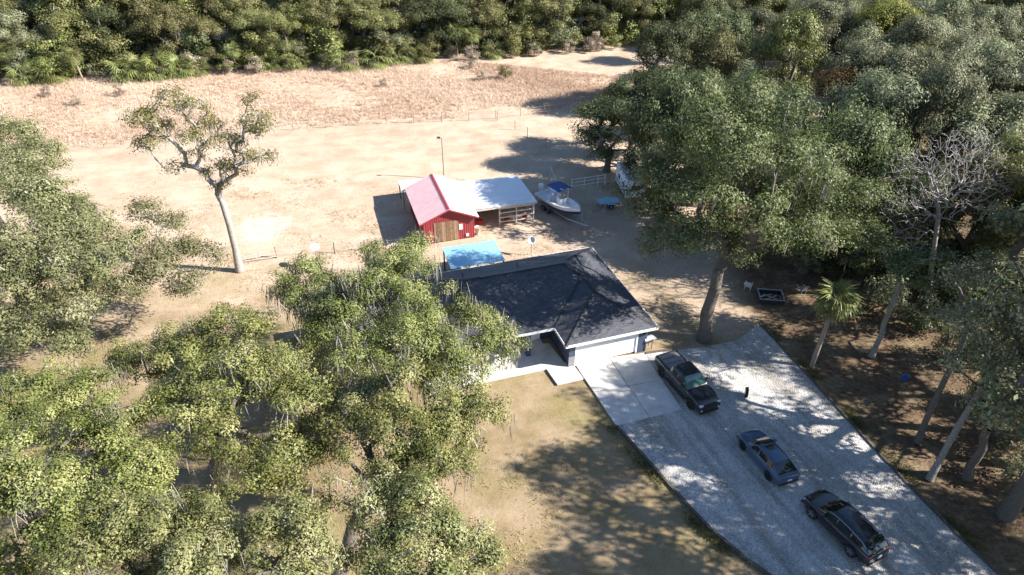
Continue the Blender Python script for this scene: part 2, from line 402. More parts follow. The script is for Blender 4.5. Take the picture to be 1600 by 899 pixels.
# ================================================================ THE SETTING
# ---- ground: one sheet to the horizon
SAND_C = at(410, 358)
def ground_material():
    m, t, b = nt("ground_cover")
    g = t.nodes.new("ShaderNodeNewGeometry"); P = g.outputs["Position"]
    sx = t.nodes.new("ShaderNodeSeparateXYZ"); t.links.new(P, sx.inputs[0]); X, Y = sx.outputs[0], sx.outputs[1]
    big = noise_node(t, 0.05, 5, .6, P).outputs[0]; mid = noise_node(t, 0.35, 6, .65, P).outputs[0]
    fine = noise_node(t, 3.0, 6, .7, P).outputs[0]; vfine = noise_node(t, 14.0, 4, .7, P).outputs[0]
    field = ramp(t, mid, [(.28, (.40, .30, .215)), (.5, (.49, .385, .29)), (.75, (.57, .465, .37))]).outputs[0]
    lawn = ramp(t, mid, [(.28, (.19, .155, .08)), (.45, (.28, .215, .13)), (.6, (.345, .27, .18)), (.75, (.42, .33, .235))]).outputs[0]
    green = ramp(t, fine, [(.3, (.17, .16, .06)), (.7, (.29, .25, .11))]).outputs[0]
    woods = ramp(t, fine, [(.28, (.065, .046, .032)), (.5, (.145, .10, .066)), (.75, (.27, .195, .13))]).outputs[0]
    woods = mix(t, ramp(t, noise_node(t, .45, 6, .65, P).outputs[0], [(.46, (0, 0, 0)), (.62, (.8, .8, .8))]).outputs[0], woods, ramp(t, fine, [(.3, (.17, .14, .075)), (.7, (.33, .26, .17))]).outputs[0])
    track = ramp(t, fine, [(.3, (.38, .29, .21)), (.7, (.52, .42, .33))]).outputs[0]
    wob = math_node(t, 'MULTIPLY', math_node(t, 'SUBTRACT', mid, .5), 9.0)
    # lawn towards the camera, field beyond
    ml = t.nodes.new("ShaderNodeMapRange"); ml.inputs[1].default_value, ml.inputs[2].default_value = 58, 40
    t.links.new(math_node(t, 'ADD', Y, wob), ml.inputs[0])
    c = mix(t, ml.outputs[0], field, lawn)
    gm = ramp(t, noise_node(t, 0.16, 5, .6, P).outputs[0], [(.50, (0, 0, 0)), (.68, (1, 1, 1))]).outputs[0]
    gfac = math_node(t, 'MULTIPLY', math_node(t, 'MULTIPLY', gm, ml.outputs[0]), .75)
    c = mix(t, gfac, c, green)
    # leaf litter floor of the woods on the right
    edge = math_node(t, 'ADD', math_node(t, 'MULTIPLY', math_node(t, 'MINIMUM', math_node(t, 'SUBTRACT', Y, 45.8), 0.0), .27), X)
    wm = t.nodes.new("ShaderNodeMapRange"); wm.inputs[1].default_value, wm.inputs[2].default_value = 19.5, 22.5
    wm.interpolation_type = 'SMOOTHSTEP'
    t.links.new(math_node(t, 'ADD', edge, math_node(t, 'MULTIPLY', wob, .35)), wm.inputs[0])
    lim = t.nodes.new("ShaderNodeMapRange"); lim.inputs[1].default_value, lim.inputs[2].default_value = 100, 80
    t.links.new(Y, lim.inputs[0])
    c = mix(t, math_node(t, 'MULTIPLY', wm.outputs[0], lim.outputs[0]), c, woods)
    # worn sandy track past the house
    dist = math_node(t, 'ABSOLUTE', math_node(t, 'SUBTRACT', math_node(t, 'ADD', X, math_node(t, 'MULTIPLY', math_node(t, 'SUBTRACT', Y, 46.0), .32)), 18.6))
    tm = t.nodes.new("ShaderNodeMapRange"); tm.inputs[1].default_value, tm.inputs[2].default_value = 3.2, 1.4
    t.links.new(math_node(t, 'ADD', dist, math_node(t, 'MULTIPLY', wob, .22)), tm.inputs[0])
    ty = t.nodes.new("ShaderNodeMapRange"); ty.inputs[1].default_value, ty.inputs[2].default_value = 42, 46
    t.links.new(Y, ty.inputs[0])
    ty2 = t.nodes.new("ShaderNodeMapRange"); ty2.inputs[1].default_value, ty2.inputs[2].default_value = 66, 58
    t.links.new(Y, ty2.inputs[0])
    c = mix(t, math_node(t, 'MULTIPLY', math_node(t, 'MULTIPLY', tm.outputs[0], ty.outputs[0]), math_node(t, 'MULTIPLY', ty2.outputs[0], .8)), c, track)
    sdx = math_node(t, 'MULTIPLY', math_node(t, 'SUBTRACT', X, SAND_C.x), .36); sdy = math_node(t, 'MULTIPLY', math_node(t, 'SUBTRACT', Y, SAND_C.y), .30)
    sdist = math_node(t, 'ADD', math_node(t, 'ADD', math_node(t, 'MULTIPLY', sdx, sdx), math_node(t, 'MULTIPLY', sdy, sdy)), math_node(t, 'MULTIPLY', math_node(t, 'SUBTRACT', noise_node(t, .9, 8, .75, P).outputs[0], .5), 4.2))
    sm_ = t.nodes.new("ShaderNodeMapRange"); sm_.inputs[1].default_value, sm_.inputs[2].default_value = 1.25, .2; t.links.new(sdist, sm_.inputs[0])
    c = mix(t, math_node(t, 'MULTIPLY', sm_.outputs[0], .85), c, (.56, .51, .45))
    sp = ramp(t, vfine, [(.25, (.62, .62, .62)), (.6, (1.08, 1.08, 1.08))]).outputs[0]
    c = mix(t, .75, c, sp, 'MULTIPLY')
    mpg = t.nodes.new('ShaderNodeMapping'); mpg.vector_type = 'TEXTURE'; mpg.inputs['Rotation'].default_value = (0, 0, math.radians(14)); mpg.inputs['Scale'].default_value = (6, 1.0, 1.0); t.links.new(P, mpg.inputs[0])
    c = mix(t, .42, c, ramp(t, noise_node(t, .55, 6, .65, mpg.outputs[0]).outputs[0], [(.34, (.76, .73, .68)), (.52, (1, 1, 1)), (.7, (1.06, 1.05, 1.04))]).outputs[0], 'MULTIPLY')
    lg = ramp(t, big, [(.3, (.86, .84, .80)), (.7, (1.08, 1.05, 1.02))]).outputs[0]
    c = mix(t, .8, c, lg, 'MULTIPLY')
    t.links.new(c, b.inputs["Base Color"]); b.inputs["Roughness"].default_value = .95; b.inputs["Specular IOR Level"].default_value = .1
    h = math_node(t, 'ADD', fine, math_node(t, 'MULTIPLY', vfine, .5)); bump(t, b, h, .55, .08)
    return m
rngG = np.random.default_rng(5)
gx = np.concatenate([np.linspace(-1500, -140, 12), np.linspace(-130, 130, 131), np.linspace(140, 1500, 12)])
gy = np.concatenate([np.linspace(-600, -12, 8), np.linspace(-10, 200, 106), np.linspace(215, 2500, 16)])
GX, GY = np.meshgrid(gx, gy)
GZ = np.minimum(0, -.06 + .05 * np.sin(GX * .31 + 1.3 * np.sin(GY * .21)) * np.sin(GY * .27 + .8))
nx_, ny_ = len(gx), len(gy)
idx = np.arange(nx_ * ny_).reshape(ny_, nx_)
gf = np.stack([idx[:-1, :-1], idx[:-1, 1:], idx[1:, 1:], idx[1:, :-1]], axis=2).reshape(-1, 4)
GZ[(np.abs(GX) > 135) | (GY > 210)] = -.06
ground = link("ground", np_mesh("ground", np.stack([GX, GY, GZ], 2).reshape(-1, 3), gf, smooth=True), ground_material())
tag(ground, "dry tan grass field and lawn around the house", "ground", kind="structure")

def sheet_mat(name, stops, scale, rough=.9, bmp=.5, bd=.05, big=None, voro=0, streak=None):
    m, t, b = nt(name); g = t.nodes.new("ShaderNodeNewGeometry")
    n = noise_node(t, scale, 8, .75, g.outputs["Position"]); c = ramp(t, n.outputs[0], stops).outputs[0]; h = n.outputs[0]
    if voro:
        vn = t.nodes.new("ShaderNodeTexVoronoi"); vn.inputs["Scale"].default_value = voro; t.links.new(g.outputs["Position"], vn.inputs["Vector"])
        c = mix(t, .65, c, ramp(t, vn.outputs["Color"], [(.0, (.45, .45, .46)), (1, (1.25, 1.24, 1.22))]).outputs[0], 'MULTIPLY'); h = vn.outputs["Distance"]
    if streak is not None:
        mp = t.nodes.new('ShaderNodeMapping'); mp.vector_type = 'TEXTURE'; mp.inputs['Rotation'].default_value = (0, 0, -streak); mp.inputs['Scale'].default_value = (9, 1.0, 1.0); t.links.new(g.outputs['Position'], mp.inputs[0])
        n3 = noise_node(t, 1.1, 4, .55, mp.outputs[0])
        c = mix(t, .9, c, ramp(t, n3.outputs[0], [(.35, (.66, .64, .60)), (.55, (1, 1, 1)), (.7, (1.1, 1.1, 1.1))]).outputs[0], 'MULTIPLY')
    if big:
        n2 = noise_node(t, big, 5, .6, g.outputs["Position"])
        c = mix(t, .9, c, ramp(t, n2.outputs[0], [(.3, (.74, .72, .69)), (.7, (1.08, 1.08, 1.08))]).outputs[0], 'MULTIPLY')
    t.links.new(c, b.inputs["Base Color"]); b.inputs["Roughness"].default_value = rough; b.inputs["Specular IOR Level"].default_value = .2
    bump(t, b, h, bmp, bd); return m
def curve_pts(px, n=6):
    """smooth line through surveyed ground points"""
    P = [at(*p) for p in px]; out = []
    for k in range(len(P) - 1):
        p0, p1, p2, p3 = P[max(k - 1, 0)], P[k], P[k + 1], P[min(k + 2, len(P) - 1)]
        for s in range(n):
            u = s / n
            out.append(.5 * ((2 * p1) + (p2 - p0) * u + (2 * p0 - 5 * p1 + 4 * p2 - p3) * u * u + (3 * p1 - p0 - 3 * p2 + p3) * u ** 3))
    out.append(P[-1]); return out
left_edge = curve_pts([(963, 666), (1000, 707), (1050, 763), (1100, 818), (1150, 862), (1203, 901), (1290, 960), (1400, 1030)])
right_edge = curve_pts([(1187, 507), (1250, 574), (1310, 640), (1370, 706), (1430, 770), (1497, 838), (1560, 899), (1640, 975), (1720, 1050)])
top_edge = [at(*p) for p in ((1003, 557), (1012, 553), (1040, 549), (1100, 543), (1150, 533))]
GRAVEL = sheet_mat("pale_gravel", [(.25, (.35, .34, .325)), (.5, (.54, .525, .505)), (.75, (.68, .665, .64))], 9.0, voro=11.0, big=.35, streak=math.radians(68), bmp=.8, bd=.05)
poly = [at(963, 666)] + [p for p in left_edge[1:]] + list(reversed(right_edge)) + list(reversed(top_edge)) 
me = bpy.data.meshes.new("gravel_driveway")
bm = bmesh.new(); fv = [bm.verts.new((p.x, p.y, .035)) for p in poly]; bm.faces.new(fv); bmesh.ops.triangulate(bm, faces=bm.faces); bmesh.ops.recalc_face_normals(bm, faces=bm.faces)
for f in bm.faces:
    if f.normal.z < 0: f.normal_flip()
bm.to_mesh(me); bm.free()
tag(link("gravel_driveway", me, GRAVEL), "wide pale gravel driveway with timber edges where three vehicles are parked", "driveway", kind="structure")
# heap of spare gravel beside the truck
def heap(name, base, R, H, m, label, seed=1, sq=.6, rz=0):
    rng = np.random.default_rng(seed); V, F = [], []; nr, na = 9, 28
    for i in range(nr + 1):
        for a in range(na):
            r = i / nr; th = 2 * math.pi * a / na; w = 1 + .12 * math.sin(3 * th + 1) + .07 * math.sin(5 * th)
            V.append((R * r * w * math.cos(th), R * sq * r * w * math.sin(th), H * (1 - r) ** 1.25 * (1 + .1 * math.sin(4 * th + 6 * r)) + rng.normal(0, .015) - (.02 if i == nr else 0)))
    for i in range(nr):
        for a in range(na): F.append((i * na + a, i * na + (a + 1) % na, (i + 1) * na + (a + 1) % na, (i + 1) * na + a))
    o = link(name, np_mesh(name, V, F, smooth=True), m, None, base, rz)
    return tag(o, label, "gravel heap")
heap("gravel_heap", at(1112, 556) + Vector((0, 0, .03)), 1.7, .55, GRAVEL, "low heap of pale gravel behind the pickup truck beside the oak", 3, .7, .3)

WOOD_DARK = M("weathered_dark_timber", (.10, .075, .06), .85, .4, 8, bmp=.4)
def edging(pts, label, m):
    t = empty("timber_edging", pts[0], 0, label, "edging", "timber edges of the gravel driveway")
    d = [0]
    for a, b in zip(pts[:-1], pts[1:]): d.append(d[-1] + (b - a).length)
    rnd = random.Random(len(pts)); s = 0
    def P(x):
        for k in range(len(d) - 1):
            if d[k + 1] >= x: return pts[k].lerp(pts[k + 1], (x - d[k]) / max(d[k + 1] - d[k], 1e-6))
        return pts[-1]
    base = MB().box(-1.2, 1.2, -.09, .09, 0, .15).mesh("timber", bevel=.02); base.materials.append(m)
    while s + 2.4 < d[-1]:
        a, b = P(s), P(s + 2.42); c = (a + b) / 2 - pts[0]; v = b - a
        o = bpy.data.objects.new("timber", base); COL.objects.link(o); o.parent = t
        o.location = (c.x, c.y, rnd.uniform(-.03, .0)); o.rotation_euler = (rnd.uniform(-.06, .06), rnd.uniform(-.01, .01), math.atan2(v.y, v.x) + rnd.uniform(-.012, .012)); s += 2.44
    return t
edging(left_edge, "dark landscape timbers along the lawn side of the gravel driveway", WOOD_DARK)
edging(right_edge, "dark landscape timbers along the woods side of the gravel driveway", WOOD_DARK)
edging([at(*p) for p in ((1008, 553), (1040, 548), (1075, 544))], "short row of landscape timbers at the house end of the gravel", WOOD_DARK)

CONC = sheet_mat("broom_finished_concrete", [(.3, (.56, .545, .52)), (.7, (.66, .645, .62))], 2.0, .85, .15, .01, big=.5)
dw = empty("concrete_driveway", at(899, 571)); tag(dw, kind="structure", label="concrete slab apron in front of the garage door")
A, B_, C_, D_ = at(897, 567), at(963, 666), at(1065, 641), at(1006, 553); o0 = at(899, 571)
def bil(u, v): return (A.lerp(B_, v)).lerp(D_.lerp(C_, v), u)
for u0, u1 in ((0, .495), (.505, 1)):
    for v0, v1 in ((0, .497), (.503, 1)):
        MB().prism([tuple((bil(u, v) - o0).xy) for u, v in ((u0, v0), (u0, v1), (u1, v1), (u1, v0))], -.05, .07).build("slab", CONC, dw)
walk = empty("concrete_walkway", at(838, 553)); tag(walk, kind="structure", label="concrete path from the driveway to the porch"); o0 = at(838, 553)
MB().prism([tuple((at(*p) - o0).xy) for p in ((826, 538), (849, 571), (880, 566), (858, 538))], -.05, .085).build("slab", CONC, walk)
MB().prism([tuple((at(*p) - o0).xy) for p in ((849.4, 571.6), (871, 602), (911.5, 592.5), (897, 573), (880.4, 566.6))], -.05, .08).build("slab", CONC, walk)


# ================================================================ HOUSE
SHINGLE, ts, bs = nt("charcoal_shingles")
tc = ts.nodes.new("ShaderNodeTexCoord")
br = ts.nodes.new("ShaderNodeTexBrick"); br.inputs["Scale"].default_value = 1.0
br.inputs["Brick Width"].default_value, br.inputs["Row Height"].default_value, br.inputs["Mortar Size"].default_value = .33, .14, .012
br.inputs["Color1"].default_value = (.044, .049, .062, 1); br.inputs["Color2"].default_value = (.084, .089, .104, 1); br.inputs["Mortar"].default_value = (.035, .035, .038, 1)
ts.links.new(tc.outputs["UV"], br.inputs["Vector"])
nn = noise_node(ts, 1.3, 6, .7, tc.outputs["Object"])
cc = mix(ts, .8, br.outputs["Color"], ramp(ts, nn.outputs[0], [(.3, (.8, .8, .82)), (.7, (1.35, 1.33, 1.3))]).outputs[0], 'MULTIPLY')
ts.links.new(cc, bs.inputs["Base Color"]); bs.inputs["Roughness"].default_value = .72; bs.inputs["Specular IOR Level"].default_value = .45
bump(ts, bs, br.outputs["Color"], .5, .02)
NAVY = M("navy_painted_siding", (.045, .065, .11), .6, .12, 3)
WHITE = M("white_paint", (.80, .80, .79), .5, .04, 3)
GLASS = M("dark_window_glass", (.02, .03, .035), .06, .1, 2, spec=.8)
def quad_uv_mesh(name, polys):
    """flat polygons with uv = (along eave, up slope) in metres"""
    me = bpy.data.meshes.new(name); V, F = [], []
    for p in polys: k = len(V); V += [tuple(q) for q in p]; F.append(tuple(range(k, k + len(p))))
    me.from_pydata(V, [], F); uv = me.uv_layers.new(name="UVMap")
    for p in me.polygons:
        n = p.normal; e = Vector((0, 0, 1)).cross(n); e = e.normalized() if e.length > 1e-4 else Vector((1, 0, 0)); s = n.cross(e)
        for li in p.loop_indices:
            co = me.vertices[me.loops[li].vertex_index].co; uv.data[li].uv = (co.dot(e), co.dot(s))
    return me
HA = math.radians(18); HO = at(1029, 512, 2.6); HO.z = 0
house = empty("ranch_house", HO, HA, "single-storey ranch house with dark hip roof, navy walls and white garage door", "house")
EZ, PT, WA, WB, DD, UL = 2.62, .45, 7.72, 2.4, 10.5, -18.6
def R3(u, w, h): return Vector((u, w, EZ + PT * h))
f0 = WB
roof_polys = [
    [R3(UL, f0, 0), R3(-WA, f0, 0), R3(-WA / 2, f0 + WA / 2, WA / 2), R3(-DD / 2, f0 + DD / 2, DD / 2), R3(UL + DD / 2, f0 + DD / 2, DD / 2)],
    [R3(-WA, f0, 0), R3(-WA, 0, 0), R3(-WA / 2, WA / 2, WA / 2), R3(-WA / 2, f0 + WA / 2, WA / 2)],
    [R3(-WA, 0, 0), R3(0, 0, 0), R3(-WA / 2, WA / 2, WA / 2)],
    [R3(0, 0, 0), R3(0, f0 + DD, 0), R3(-DD / 2, f0 + DD / 2, DD / 2), R3(-WA / 2, f0 + WA / 2, WA / 2), R3(-WA / 2, WA / 2, WA / 2)],
    [R3(0, f0 + DD, 0), R3(UL, f0 + DD, 0), R3(UL + DD / 2, f0 + DD / 2, DD / 2), R3(-DD / 2, f0 + DD / 2, DD / 2)],
    [R3(UL, f0 + DD, 0), R3(UL, f0, 0), R3(UL + DD / 2, f0 + DD / 2, DD / 2)]]
roof = link("roof", quad_uv_mesh("roof", roof_polys), SHINGLE, house)
def caps(p0, p1, name="ridge_caps", w=.15, m=None, parent=roof):
    p0, p1 = Vector(p0), Vector(p1); d = (p1 - p0); L = d.length; d.normalize(); s = d.cross(Vector((0, 0, 1))).normalized(); n = s.cross(d)
    b = MB(); k = 0; x = 0
    while x < L - .1:
        a = p0 + d * x + n * .02; e = p0 + d * min(x + .30, L) + n * .055
        b.add([a - s * w - n * .06, a, a + s * w - n * .06, e - s * w - n * .06, e, e + s * w - n * .06], [(0, 1, 4, 3), (1, 2, 5, 4), (3, 4, 5), (0, 2, 1)]); x += .27
    o = b.build(name, m or SHINGLE, parent); return tag(o, kind="stuff")
RE, RL, WV, WR = R3(-DD / 2, f0 + DD / 2, DD / 2), R3(UL + DD / 2, f0 + DD / 2, DD / 2), R3(-WA / 2, f0 + WA / 2, WA / 2), R3(-WA / 2, WA / 2, WA / 2)
for a, b in ((RL, RE), (WR, WV), (R3(-WA, 0, 0), WR), (R3(0, 0, 0), WR), (R3(0, f0 + DD, 0), RE), (R3(UL, f0, 0), RL), (R3(UL, f0 + DD, 0), RL), (WV, RE)):
    caps(a, b)
caps(R3(-WA, f0, 0) + Vector((0, 0, .05)), WV + Vector((0, 0, .02)), "valley_shingles", .28)
VENTM = M("grey_roof_vent", (.12, .12, .13), .5)
MB().box(-12.2, -4.6, f0 + DD / 2 - .16, f0 + DD / 2 + .16, RE.z + .03, RE.z + .09).build("ridge_vent", VENTM, roof, bevel=.02)
for u, w in ((-8.4, f0 + 7.2), (-13.2, f0 + 6.9)):
    z = EZ + PT * (DD - (w - f0)); MB().tube((u, w, z - .1), (u, w, z + .42), .06, n=10).build("plumbing_vent", VENTM, roof)
# fascia, soffit
out = [(UL, f0), (-WA, f0), (-WA, 0), (0, 0), (0, f0 + DD), (UL, f0 + DD)]
for k in range(6):
    a, b = Vector((*out[k], 0)), Vector((*out[(k + 1) % 6], 0)); d = (b - a).normalized(); n = Vector((d.y, -d.x, 0))
    q = [a + n * .015, b + n * .015, b - n * .025, a - n * .025]
    MB().prism([tuple(p.xy) for p in q], EZ - .20 - .002 * k, EZ + .012 + .002 * k).build("fascia_board", WHITE, house)
MB().prism([(-.03 + p[0] if p[0] == 0 else p[0] + .03, p[1]) for p in [(UL, f0 + .03), (-WA, f0 + .03), (-WA, .03), (0, .03), (0, f0 + DD - .03), (UL, f0 + DD - .03)]], EZ - .19, EZ - .17).build("soffit", WHITE, house)
OH = .55; wt = .16; ZT = EZ - .192
def wall(x0, x1, y0, y1, z0=0, z1=ZT, nm="wall"): return MB().box(x0, x1, y0, y1, z0, z1).build(nm, NAVY, house)
GL, GR = -6.62, -1.42                                           # garage opening
wall(-WA + OH, GL, OH, OH + wt); wall(GR, -OH, OH, OH + wt); wall(GL, GR, OH, OH + wt, 2.22)
wall(-OH - wt, -OH, OH + wt, f0 + DD - OH - wt); wall(-WA + OH, -WA + OH + wt, OH + wt, f0 + 2.2)
wall(UL + OH, -WA + OH + wt, f0 + 2.2, f0 + 2.2 + wt); wall(UL + OH, UL + OH + wt, f0 + 2.2 + wt, f0 + DD - OH - wt); wall(UL + OH, -OH, f0 + DD - OH - wt, f0 + DD - OH)
gd = MB().box(GL + .06, GR - .06, OH + .09, OH + .12, .09, 2.20).build("garage_door", WHITE, house)
for k in range(4):
    MB().box(GL + .07, GR - .07, OH + .05, OH + .09, .10 + k * .525, .10 + k * .525 + .512).build("door_panel", WHITE, gd, bevel=.008)
for x in (GL, GR): MB().box(x - .06, x + .06, OH - .03, OH + .1, .05, 2.24).build("door_trim", WHITE, house)
MB().box(GL + .06, GR - .06, OH - .028, OH + .04, 2.2, 2.30).build("door_trim", WHITE, house)
STONE = M("grey_stone_veneer", (.22, .22, .23), .85, .5, 14, bmp=.6)
rs = random.Random(4)
ven = MB().box(-WA + OH - .03, GL - .07, OH - .035, OH, .02, 1.0).build("stone_veneer", STONE, house)
for x in (-.83,): MB().box(x - .10, x + .10, OH - .12, OH - .005, 1.75, 2.05).build("wall_lantern", M("black_metal", (.02, .02, .02), .4), house)
# porch: slab, columns, front door, windows
MB().box(UL + OH, -WA + OH - .9, f0 - 1.55, f0 + 2.2, -.05, .10).build("porch_slab", CONC, house)
for u in (-9.7, -12.7, -15.6, -18.0): MB().box(u - .17, u + .17, f0 + .28, f0 + .62, .10, ZT).build("porch_column", NAVY, house, bevel=.015)
dr = MB().box(-9.05, -8.1, f0 + 2.12, f0 + 2.19, .12, 2.2).build("front_door", WHITE, house)
MB().tube((-8.22, f0 + 2.05, 1.1), (-8.22, f0 + 2.13, 1.1), .035).build("door_knob", M("brushed_metal", (.5, .48, .45), .3, metal=1), dr)
def window(u, w, W_=1.5, zz=.95, H_=1.2, axis='x', sgn=-1):
    fr = MB()
    if axis == 'x':
        for a, b, c, d in ((u - W_ / 2 - .06, u + W_ / 2 + .06, zz - .06, zz), (u - W_ / 2 - .06, u + W_ / 2 + .06, zz + H_, zz + H_ + .06), (u - W_ / 2 - .06, u - W_ / 2, zz, zz + H_), (u + W_ / 2, u + W_ / 2 + .06, zz, zz + H_), (u - .02, u + .02, zz, zz + H_)):
            fr.box(a, b, min(w, w + sgn * .05), max(w, w + sgn * .05), c, d)
        o = fr.build("window", WHITE, house); MB().box(u - W_ / 2, u + W_ / 2, min(w, w + sgn * .02), max(w, w + sgn * .02), zz, zz + H_).build("pane", GLASS, o)
    else:
        for a, b, c, d in ((u - W_ / 2 - .06, u + W_ / 2 + .06, zz - .06, zz), (u - W_ / 2 - .06, u + W_ / 2 + .06, zz + H_, zz + H_ + .06), (u - W_ / 2 - .06, u - W_ / 2, zz, zz + H_), (u + W_ / 2, u + W_ / 2 + .06, zz, zz + H_)):
            fr.box(w, w + .05, a, b, c, d)
        o = fr.build("window", WHITE, house); MB().box(w, w + .02, u - W_ / 2, u + W_ / 2, zz, zz + H_).build("pane", GLASS, o)
for u in (-11.2, -14.2, -16.8): window(u, f0 + 2.198)
window(3.4, -OH + .002, 1.0, 1.0, 1.1, 'y'); window(8.6, -OH + .002, 1.2, 1.0, 1.1, 'y')
# low annex on the far left with a ribbed metal roof
ann = empty("house_annex", HO + Matrix.Rotation(HA, 3, 'Z') @ Vector((UL - 3.0, 5.2, 0)), HA, "low navy annex with ribbed grey metal roof behind the mossy oak", "annex")
MB().box(-2.9, 3.3, -2.0, 4.6, 0, 2.25).build("wall", NAVY, ann)
METAL_GREY = M("grey_ribbed_metal", (.20, .21, .225), .5, .1, 2, metal=.2)
def ribbed(name, parent, m, q, n, rh=.03, th=.03, ribm=None):
    """plate through corner points q (front-left, front-right, back-right, back-left), ribs running from front to back"""
    q = [Vector(p) for p in q]; o = MB().slab(q, th).build(name, m, parent)
    b = MB(); up = (q[1] - q[0]).cross(q[3] - q[0]).normalized(); s = (q[1] - q[0]).normalized() * .025
    for k in range(n + 1):
        f = (k + .02) / (n + .04); a = q[0].lerp(q[1], f); e = q[3].lerp(q[2], f)
        b.add([a - s, a + s, e + s, e - s, a - s * .4 + up * rh, a + s * .4 + up * rh, e + s * .4 + up * rh, e - s * .4 + up * rh], [(0, 1, 5, 4), (1, 2, 6, 5), (2, 3, 7, 6), (3, 0, 4, 7), (4, 5, 6, 7)])
    tag(b.build("ribs", ribm or m, o), kind="stuff"); return o
ribbed("roof", ann, METAL_GREY, [(-3.2, -2.3, 2.3), (3.3, -2.3, 2.3), (3.3, 4.9, 3.0), (-3.2, 4.9, 3.0)], 22)

# white dish behind the roof
DISHM = M("white_dish", (.78, .79, .80), .4, .05)
def dish(name, loc, H, R, label, m, aim=(0, -.4, 1), rz=0):
    t = empty(name, loc, rz, label, "dish")
    MB().tube((0, 0, -.1), (0, 0, H), .035, n=8).build("pole", M("galvanised_pole", (.30, .30, .30), .5, metal=.4), t)
    V, F = [], []; nr, na = 5, 24; q = Vector(aim).normalized().to_track_quat('Z', 'Y')
    for s in (0, .03):
        for i in range(nr + 1):
            for a in range(na):
                r = R * i / nr; V.append(q @ Vector((r * math.cos(a * 2 * math.pi / na), r * math.sin(a * 2 * math.pi / na), .35 * r * r / R - s)) + Vector((0, 0, H)))
    n1 = (nr + 1) * na
    for s in (0, n1):
        for i in range(nr):
            for a in range(na): F.append((s + i * na + a, s + i * na + (a + 1) % na, s + (i + 1) * na + (a + 1) % na, s + (i + 1) * na + a))
    for a in range(na): F.append((nr * na + a, nr * na + (a + 1) % na, n1 + nr * na + (a + 1) % na, n1 + nr * na + a))
    link("reflector", np_mesh("reflector", [tuple(v) for v in V], F, smooth=True), m, t)
    arm = MB().tube(Vector((0, 0, H)) + q @ Vector((0, -R * .9, .3 * R)), Vector((0, 0, H)) + q @ Vector((0, 0, R * .95)), .015, n=6); arm.build("feed_arm", M("galvanised_pole", (.3, .3, .3)), t)
    return t
dish("satellite_dish", at(830, 398, 0.0), 1.6, .40, "white round dish standing just behind the dark house roof", DISHM, (-.2, -1, .7))
dish("satellite_dish", at(497, 417), 2.1, .46, "pale dish on a thin pole in the yard above the mossy oak", DISHM, (.1, -.3, 1))
dish("satellite_dish", at(455, 531) + Vector((3.1, -.43, 0)), 2.2, .62, "dish half hidden in the oak whose round shadow falls on the grass", DISHM, (.05, -.1, 1))

# ================================================================ BARN AND SHELTERS
BA = math.radians(17); BO = (at(663, 381) + at(742, 372)) / 2
RED = M("red_metal_siding", (.33, .05, .06), .45, .12, 2)
REDROOF = M("faded_red_metal_roof", (.70, .46, .47), .5, .10, 1.2)
WHITEROOF = M("white_metal_roof", (.78, .79, .80), .4, .05, 1.0)
barn = empty("red_barn", BO, BA, "small red metal barn with brown plank doors, one red and one white roof slope", "barn")
bw, bl, be, ba_ = 2.62, 7.9, 2.62, 3.75
MB().box(-bw, -bw + .08, 0, bl, 0, be).build("side_wall", RED, barn); MB().box(bw - .08, bw, 0, bl, 0, be).build("side_wall", RED, barn)
g = MB(); P = [(-bw + .08, be - .02), (-bw + .08, 0), (bw - .08, 0), (bw - .08, be - .02), (0, ba_ - .05)]
for y0 in (bl - .08,): g.add([(x, y0, z) for x, z in P] + [(x, y0 + .08, z) for x, z in P], [(0, 1, 2, 3, 4), (9, 8, 7, 6, 5)] + [(k, (k + 1) % 5, 5 + (k + 1) % 5, 5 + k) for k in range(5)])
g.build("gable_wall", RED, barn)
g = MB(); P2 = [(-bw + .08, be - .02), (-bw + .08, 0), (-1.55, 0), (-1.55, 2.25), (.95, 2.25), (.95, 0), (bw - .08, 0), (bw - .08, be - .02), (0, ba_ - .05)]
n = len(P2); g.add([(x, 0, z) for x, z in P2] + [(x, .08, z) for x, z in P2], [tuple(range(n)), tuple(range(2 * n - 1, n - 1, -1))] + [(k, (k + 1) % n, n + (k + 1) % n, n + k) for k in range(n)])
fw = g.build("gable_wall", RED, barn)
b = MB()
for x in np.arange(-bw + .1, bw - .05, .23):
    if -1.62 < x < 1.0: b.box(x - .02, x + .02, -.03, .002, 2.28, be + (ba_ - be) * (1 - abs(x) / bw) - .1)
    else: b.box(x - .02, x + .02, -.03, .002, .02, be + (ba_ - be) * (1 - abs(x) / bw) - .1)
tag(b.build("ribs", RED, fw), kind="stuff")
b = MB()
for y in np.arange(.15, bl, .23): b.box(-bw - .03, -bw + .002, y - .02, y + .02, .02, be - .1)
tag(b.build("ribs", RED, barn), kind="stuff")
PLANKS = [M("brown_plank_%s" % w, c, .85, .35, 5, bmp=.3) for w, c in (("a", (.20, .12, .07)), ("b", (.26, .165, .10)), ("c", (.155, .09, .055)), ("d", (.31, .21, .14)))]
rp = random.Random(9)
for s, (x0, x1) in enumerate(((-1.55, -.302), (-.298, .95))):
    dd = MB().box(x0 + .01, x1 - .01, .0, .03, .05, 2.23).build("barn_door", PLANKS[2], barn); x = x0 + .012
    while x < x1 - .08:
        w = min(.205, x1 - .012 - x); MB().box(x, x + w - .012, -.045 - rp.uniform(0, .012), .0, .04 + rp.uniform(0, .05), 2.24).build("plank", PLANKS[rp.randrange(4)], dd); x += w
MB().box(1.02, 1.38, -.07, -.032, 1.15, 1.75).build("notice_board", WHITE, barn)
MB().box(1.7, 2.0, -.12, -.032, .28, .58).build("meter_box", M("grey_box", (.55, .55, .55), .5), barn)
